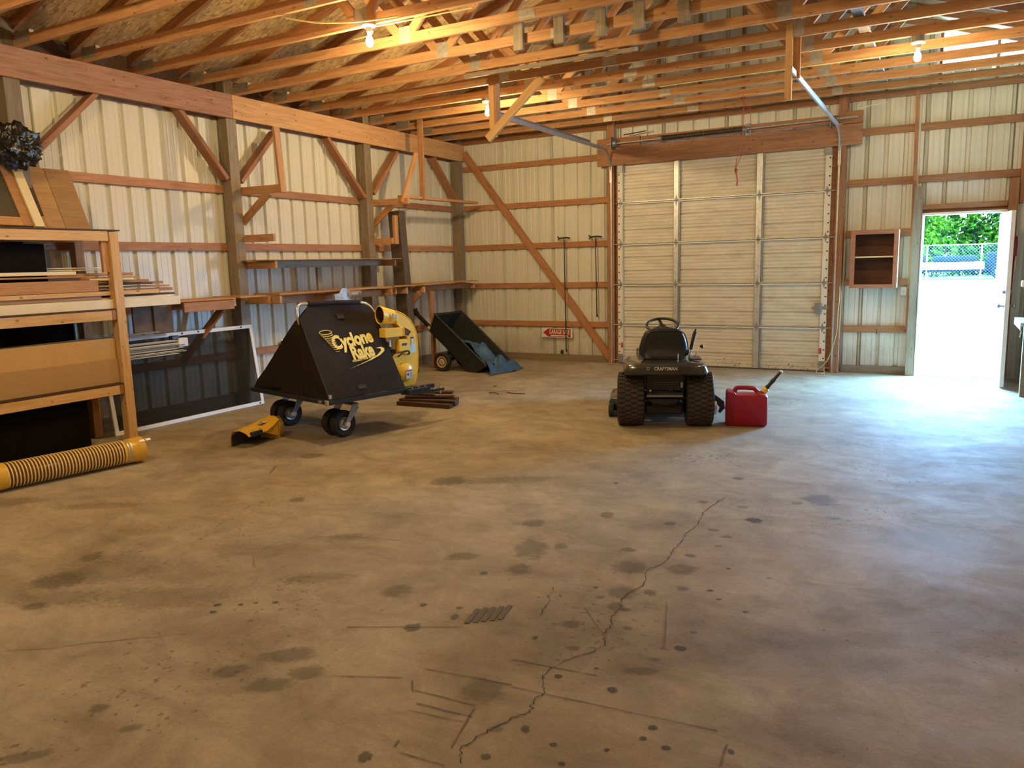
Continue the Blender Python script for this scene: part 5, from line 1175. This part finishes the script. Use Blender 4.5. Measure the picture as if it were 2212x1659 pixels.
# twigs and litter
for i,(p,lab) in enumerate((([(2.68,-3.14,.006),(2.78,-3.20,.008),(2.86,-3.20,.006),(2.95,-3.17,.006)],'thin bent twig on the floor right of cart and tarp'),([(2.50,-3.27,.008),(2.58,-3.26,.014),(2.66,-3.31,.006)],'small dark twig on floor in front of the dump cart'))):
    single('twig',tube(smooth_path(p,1),.005,5),'soil',lab,'twig')
single('dead_leaf',prism([(0,0),(.03,.02),(.06,.01),(.05,-.02),(.02,-.025)],.004),'soil','curled dead leaf alone on floor beyond the bent twig','leaf',T(2.25,-2.75,.001))
# ================================================================= RIDING MOWER
MM=T(5.068,-4.235,0,rz=math.atan2(.35,.937))
mw=thing('riding_mower','dark grey riding lawn mower parked with its back to the camera','riding mower',MM)
def mp_(name,vf,mat,par=None,**k): return part(name,vf,mat,par or mw,MM,**k)
def tread(cx,r,w,nr,nc,lug,h):
    g=G(); 
    for k in range(nr):
        for c in range(nc):
            a=2*PI*(k+(.5 if c%2 else 0))/nr; xo=cx+(-.5+(c+.5)/nc)*w*.92; e=abs(xo-cx)/(w/2); rr=r-.014*max(0,e-.55)/.45
            for s_ in (-1,1):
                Mx=Matrix.Rotation(a,4,'X')@Matrix.Translation((xo+s_*w/nc*.22,0,rr))@Matrix.Rotation(s_*.38,4,'Z')
                g.add(box(0,0,0,w/nc*.48,lug,h),0,Mx)
    return g
for cx in (-.33,.315):
    w,r=.25,.256
    pr=[(.11,-w*.34),(.135,-w*.44),(.20,-w*.52),(.235,-w*.50),(.250,-w*.44),(.256,-w*.2),(.256,w*.2),(.250,w*.44),(.235,w*.50),(.20,w*.52),(.135,w*.44),(.11,w*.34)]
    ty=mp_('rear_tyre',lathe(pr,40,'X',(cx,0,r)),'rubber',smooth=40)
    part('tread_lugs',tread(cx,.256,w,34,4,.028,.014),'rubber2',ty,MM@T(0,0,r),kind='stuff')
    s_=1 if cx>0 else -1
    mp_('rear_rim',lathe([(0,-w*.2),(.05,-w*.3),(.06,-w*.1),(.11,-w*.25),(.115,-w*.40),(.12,-w*.40),(.12,w*.40),(.115,w*.40),(.11,w*.25),(.06,w*.1),(.05,w*.3),(0,w*.2)],24,'X',(cx,0,r)),'galv',ty,smooth=30)
mp_('rear_axle',tube([(-.3,0,.262),(.3,0,.262)],.02,10),'black')
# fender deck
def yz(y,z): return y,z
fs=[]
for x,zt,yb in ((-.405,.545,-.20),(-.385,.600,-.27),(-.34,.628,-.305),(-.2,.640,-.325),(0,.644,-.33),(.2,.640,-.325),(.33,.628,-.305),(.365,.600,-.27),(.385,.545,-.20)):
    fs.append([(x,yb+.02,.522),(x,yb,.54),(x,yb+.005,zt-.03),(x,yb+.04,zt-.006),(x,yb+.10,zt),(x,.34,zt+.005),(x,.38,zt-.02),(x,.38,.50),(x,.30,.50)])
mp_('fender',loft(fs,True),'mower',smooth=50)
mp_('fender_shelf',rbox(.22,.33,-.10,.12,.642,.652,.004),'black')
text('CRAFTSMAN',.046,'label',mw,MM@Matrix.Translation((-.012,-.3315,.590))@Euler((PI/2-.06,0,0)).to_matrix().to_4x4(),ext=.0012,bold=.0004,xs=.80)
mp_('fender_scuffs',G().add(rbox(-.19,-.155,-.331,-.3285,.600,.603)).add(rbox(-.19,-.160,-.331,-.3285,.582,.585)),'label')
# seat
sr=[]
for z,hw,yf,yb in ((.655,.20,.22,-.06),(.70,.232,.12,-.02),(.76,.228,.09,-.02),(.84,.205,.06,-.03),(.90,.178,.04,-.04),(.925,.150,.03,-.035),(.938,.09,.02,-.02)):
    ring_=[]
    for i in range(20):
        a=2*PI*i/20; c,s=math.cos(a),math.sin(a); ring_.append((hw*abs(c)**.5*(1 if c>0 else -1),(yf+yb)/2+(yf-yb)/2*abs(s)**.7*(1 if s>0 else -1)+.0,z))
    sr.append(ring_)
sr=[[(a-.022,b,c) for a,b,c in r_] for r_ in sr]
seat=mp_('seat_back',loft(sr,True),'blackplastic',smooth=50)
mp_('seat_back_edge',tube(smooth_path([(-.215,-.03,.70),(-.195,-.045,.84),(-.165,-.05,.90),(-.12,-.05,.915),(.12,-.05,.915),(.165,-.05,.90),(.195,-.045,.84),(.215,-.03,.70)],2),.006,6),'blackplastic',seat,smooth=60)
mp_('seat_cushion',rbox(-.225,.225,.0,.42,.665,.735,.03),'blackplastic',seat,smooth=40)
mp_('seat_bracket',G().add(rbox(-.15,.15,-.06,.06,.642,.672,.006)).add(rbox(.13,.145,-.08,-.06,.645,.70,.002)),'black')
mp_('seat_spring',tube([(.115,-.07,.645),(.115,-.07,.70)],.009,8),'steel')
mp_('hitch_chrome',rbox(-.262,-.245,.12,.16,.655,.70,.004),'galv')
# steering wheel and dash, bonnet beyond
SWM=MM@T(0,.72,.905,0,math.radians(22),0)
stw=part('steering_wheel',tube([(.163*math.cos(2*PI*i/36),.163*math.sin(2*PI*i/36),0) for i in range(36)],.0135,10,closed=True),'black',mw,SWM,smooth=60)
part('hub',lathe([(.0,-.05),(.045,-.05),(.05,-.02),(.03,-.0),(0,.0)],18),'black',stw,SWM,smooth=40)
for a in (math.radians(100),math.radians(215),math.radians(325)):
    part('spoke',prism([(-.016,.03),(.016,.03),(.013,.16),(-.013,.16)],.01,'Z',-.018),'black',stw,SWM@Matrix.Rotation(a-PI/2,4,'Z'))
mp_('steering_column',tube([(0,.74,.88),(0,.86,.60)],.03,12,r1=.045),'black',smooth=50)
dr=[[(x*hw,y,z) for x,z in ((-1,.30),(-1,.60),(-.85,zt-.03),(-.5,zt),(.5,zt),(.85,zt-.03),(1,.60),(1,.30))] for y,hw,zt in ((.80,.24,.74),(.95,.25,.77),(1.3,.235,.73),(1.62,.215,.66),(1.72,.18,.60))]
mp_('bonnet',loft(dr,True),'mower',smooth=40)
mp_('side_grille',G().add(rbox(-.272,-.255,.50,.62,.56,.575,.003)).add(rbox(-.272,-.255,.50,.62,.60,.615,.003)),'label')
mp_('side_panel',G().add(rbox(-.27,-.20,.40,.85,.42,.66,.02)).add(rbox(.16,.23,.40,.85,.42,.66,.02)),'black')
mp_('running_board',rbox(-.38,.36,.38,.95,.28,.31,.01),'blackplastic')
# levers
mp_('lift_lever',G().add(tube([(.235,.20,.62),(.262,.20,.74)],.007,8)),'steel'); mp_('lift_grip',tube(smooth_path([(.253,.20,.71),(.268,.20,.79),(.288,.20,.87),(.293,.20,.885)],1),.0175,10),'blackplastic',smooth=60); mp_('lift_button',cyl((.291,.20,.88),(.297,.20,.91),.009,8),'blackplastic')
mp_('shift_lever',tube(smooth_path([(.282,.1,.645),(.290,.1,.67),(.325,.12,.72),(.345,.13,.738)],1),.006,8),'steel',smooth=60); mp_('shift_knob',blob(.350,.135,.745,.02,.02,.02,2,1.,.0),'black',smooth=70)
# rear frame between the wheels
mp_('rear_plate',rbox(-.185,.17,-.055,-.035,.34,.525,.006),'black'); mp_('transmission',rbox(-.14,.13,-.02,.22,.16,.36,.03),'blackplastic',smooth=40)
mp_('draw_bar',rbox(-.185,.158,-.19,-.04,.300,.322,.004),'galv_dark'); mp_('belly_plate',prism([(-.15,.265),(.12,.265),(.115,.235),(-.01,.21),(-.145,.235)],.04,'Y',-.10),'blackplastic')
mp_('lower_shield',rbox(-.19,.17,-.0,.30,.10,.19,.01),'black')
for x,z in ((.045,.365),(.112,.365)): mp_('tow_eye',tube([(x+.017*math.cos(2*PI*i/16),-.062,z+.017*math.sin(2*PI*i/16)) for i in range(16)],.005,6,closed=True),'galv_dark',smooth=60)
mp_('bolt',lathe([(0,-.078),(.012,-.076),(.012,-.05)],10,'Y',(-.145,0,.342)),'steel',smooth=40); mp_('white_tag',rbox(.140,.163,-.062,-.058,.37,.425,.002),'label')
mp_('hinge_rod',cyl((-.11,-.062,.425),(.12,-.062,.425),.004,6),'galv_dark')
# cutting deck
dk=[]
for z,s_ in ((.06,1.0),(.15,1.0),(.19,.97),(.215,.85)):
    pts=[(-.56,.55),(-.55,.42),(-.40,.36),(.40,.36),(.50,.42),(.52,.60),(.50,1.0),(.30,1.10),(-.35,1.10),(-.54,.95)]
    dk.append([(x*s_,.73+(y-.73)*s_,z) for x,y in pts])
mp_('cutting_deck',loft(dk,True),'mower',smooth=30)
mp_('gauge_wheel',lathe([(0,-.03),(.02,-.03),(.065,-.025),(.068,0),(.065,.025),(0,.03)],20,'X',(-.53,.38,.07)),'blackplastic',smooth=40); mp_('gauge_wheel',lathe([(0,-.025),(.02,-.025),(.075,-.02),(.078,0),(.075,.02),(0,.025)],20,'X',(.505,.40,.10)),'galv',smooth=40)
mp_('discharge_guard',prism([(.44,.225),(.50,.235),(.60,.16),(.60,.09),(.565,.045),(.54,.05),(.555,.10),(.50,.17),(.44,.19)],.03,'Y',.36),'blackplastic')
for x in (-.34,.33): 
    fw_t=mp_('front_tyre',lathe([(.07,-.06),(.15,-.075),(.185,-.05),(.19,0),(.185,.05),(.15,.075),(.07,.06)],28,'X',(x,1.32,.19)),'rubber',smooth=40)
    mp_('front_rim',lathe([(0,-.03),(.07,-.06),(.07,.06),(0,.03)],20,'X',(x,1.32,.19)),'galv',fw_t)
mp_('front_axle',rbox(-.34,.33,1.28,1.36,.17,.23,.01),'black'); mp_('chassis',rbox(-.16,.16,.1,1.5,.26,.34,.01),'black')
# ================================================================= GAS CAN
GM=T(5.775,-3.945,0,rz=math.radians(13))
gc=thing('gas_can','red plastic gas can with black spout beside the mower','gas can',GM)
w2=.192; dep=.115
sil=[(-w2,.02),(-w2+.02,0),(w2-.02,0),(w2,.02),(w2,.295),(.165,.325),(.125,.335),(.075,.365),(.06,.372),(-.09,.372),(-.105,.362),(-.115,.335),(-w2+.02,.335),(-w2,.315)]
hole=[(-.088,.300),(-.075,.345),(.035,.345),(.065,.300)]
def can():
    g=G()
    # rounded shell in rows across depth, handle opening left open by building the body below it and the grip above
    low=[(-w2,.02),(-w2+.02,0),(w2-.02,0),(w2,.02),(w2,.285),(.165,.312),(.12,.318),(.095,.300),(-.098,.300),(-.112,.322),(-w2+.02,.335),(-w2,.315)]
    def shell(poly,d,b):
        cx=sum(p[0] for p in poly)/len(poly); cz=sum(p[1] for p in poly)/len(poly); rows=[]
        for y,s in ((-d,.93),(-d+b*.4,.985),(-d+b,1.0),(d-b,1.0),(d-b*.4,.985),(d,.93)):
            rows.append([(cx+(x-cx)*s,y,cz+(z-cz)*s) for x,z in poly])
        return loft(rows,True)
    g.add(shell(low,dep,.03))
    return g
body=part('can_body',can(),'red',gc,GM,smooth=40)
part('can_handle',G().add(tube(smooth_path([(-.112,0,.300),(-.102,0,.348),(-.08,0,.357),(.045,0,.357),(.075,0,.350),(.115,0,.300)],2),.021,10)),'red',gc,GM,smooth=60)
part('can_shoulder',rbox(.09,.15,-.03,.03,.28,.325,.012),'red',gc,GM,smooth=40)
part('spout_collar',lathe([(.020,-.02),(.030,-.02),(.032,.0),(.030,.02),(.018,.03)],18,'Z'),'yellow',gc,GM@T(.165,0,.335,0,0,math.radians(38)),smooth=40)
SPM=GM@T(.165,0,.335,0,0,math.radians(38))
part('spout',lathe([(.016,.02),(.021,.025),(.022,.05),(.018,.055),(.0185,.10),(.021,.105),(.021,.125),(.016,.14),(.014,.215),(.012,.225)],14),'blackplastic',gc,SPM,smooth=40)
part('spout_tip',lathe([(.010,.222),(.017,.226),(.019,.236),(.012,.242),(0,.242)],12),'cream',gc,SPM,smooth=40)
part('bottom_plug',lathe([(0,-.012),(.02,-.012),(.02,0)],12,'X',(-w2+.002,-.05,.17)),'cream',gc,GM)
for o in COL.objects:
    if o.type=='MESH' and not o.name.startswith(('bulb',)): pass
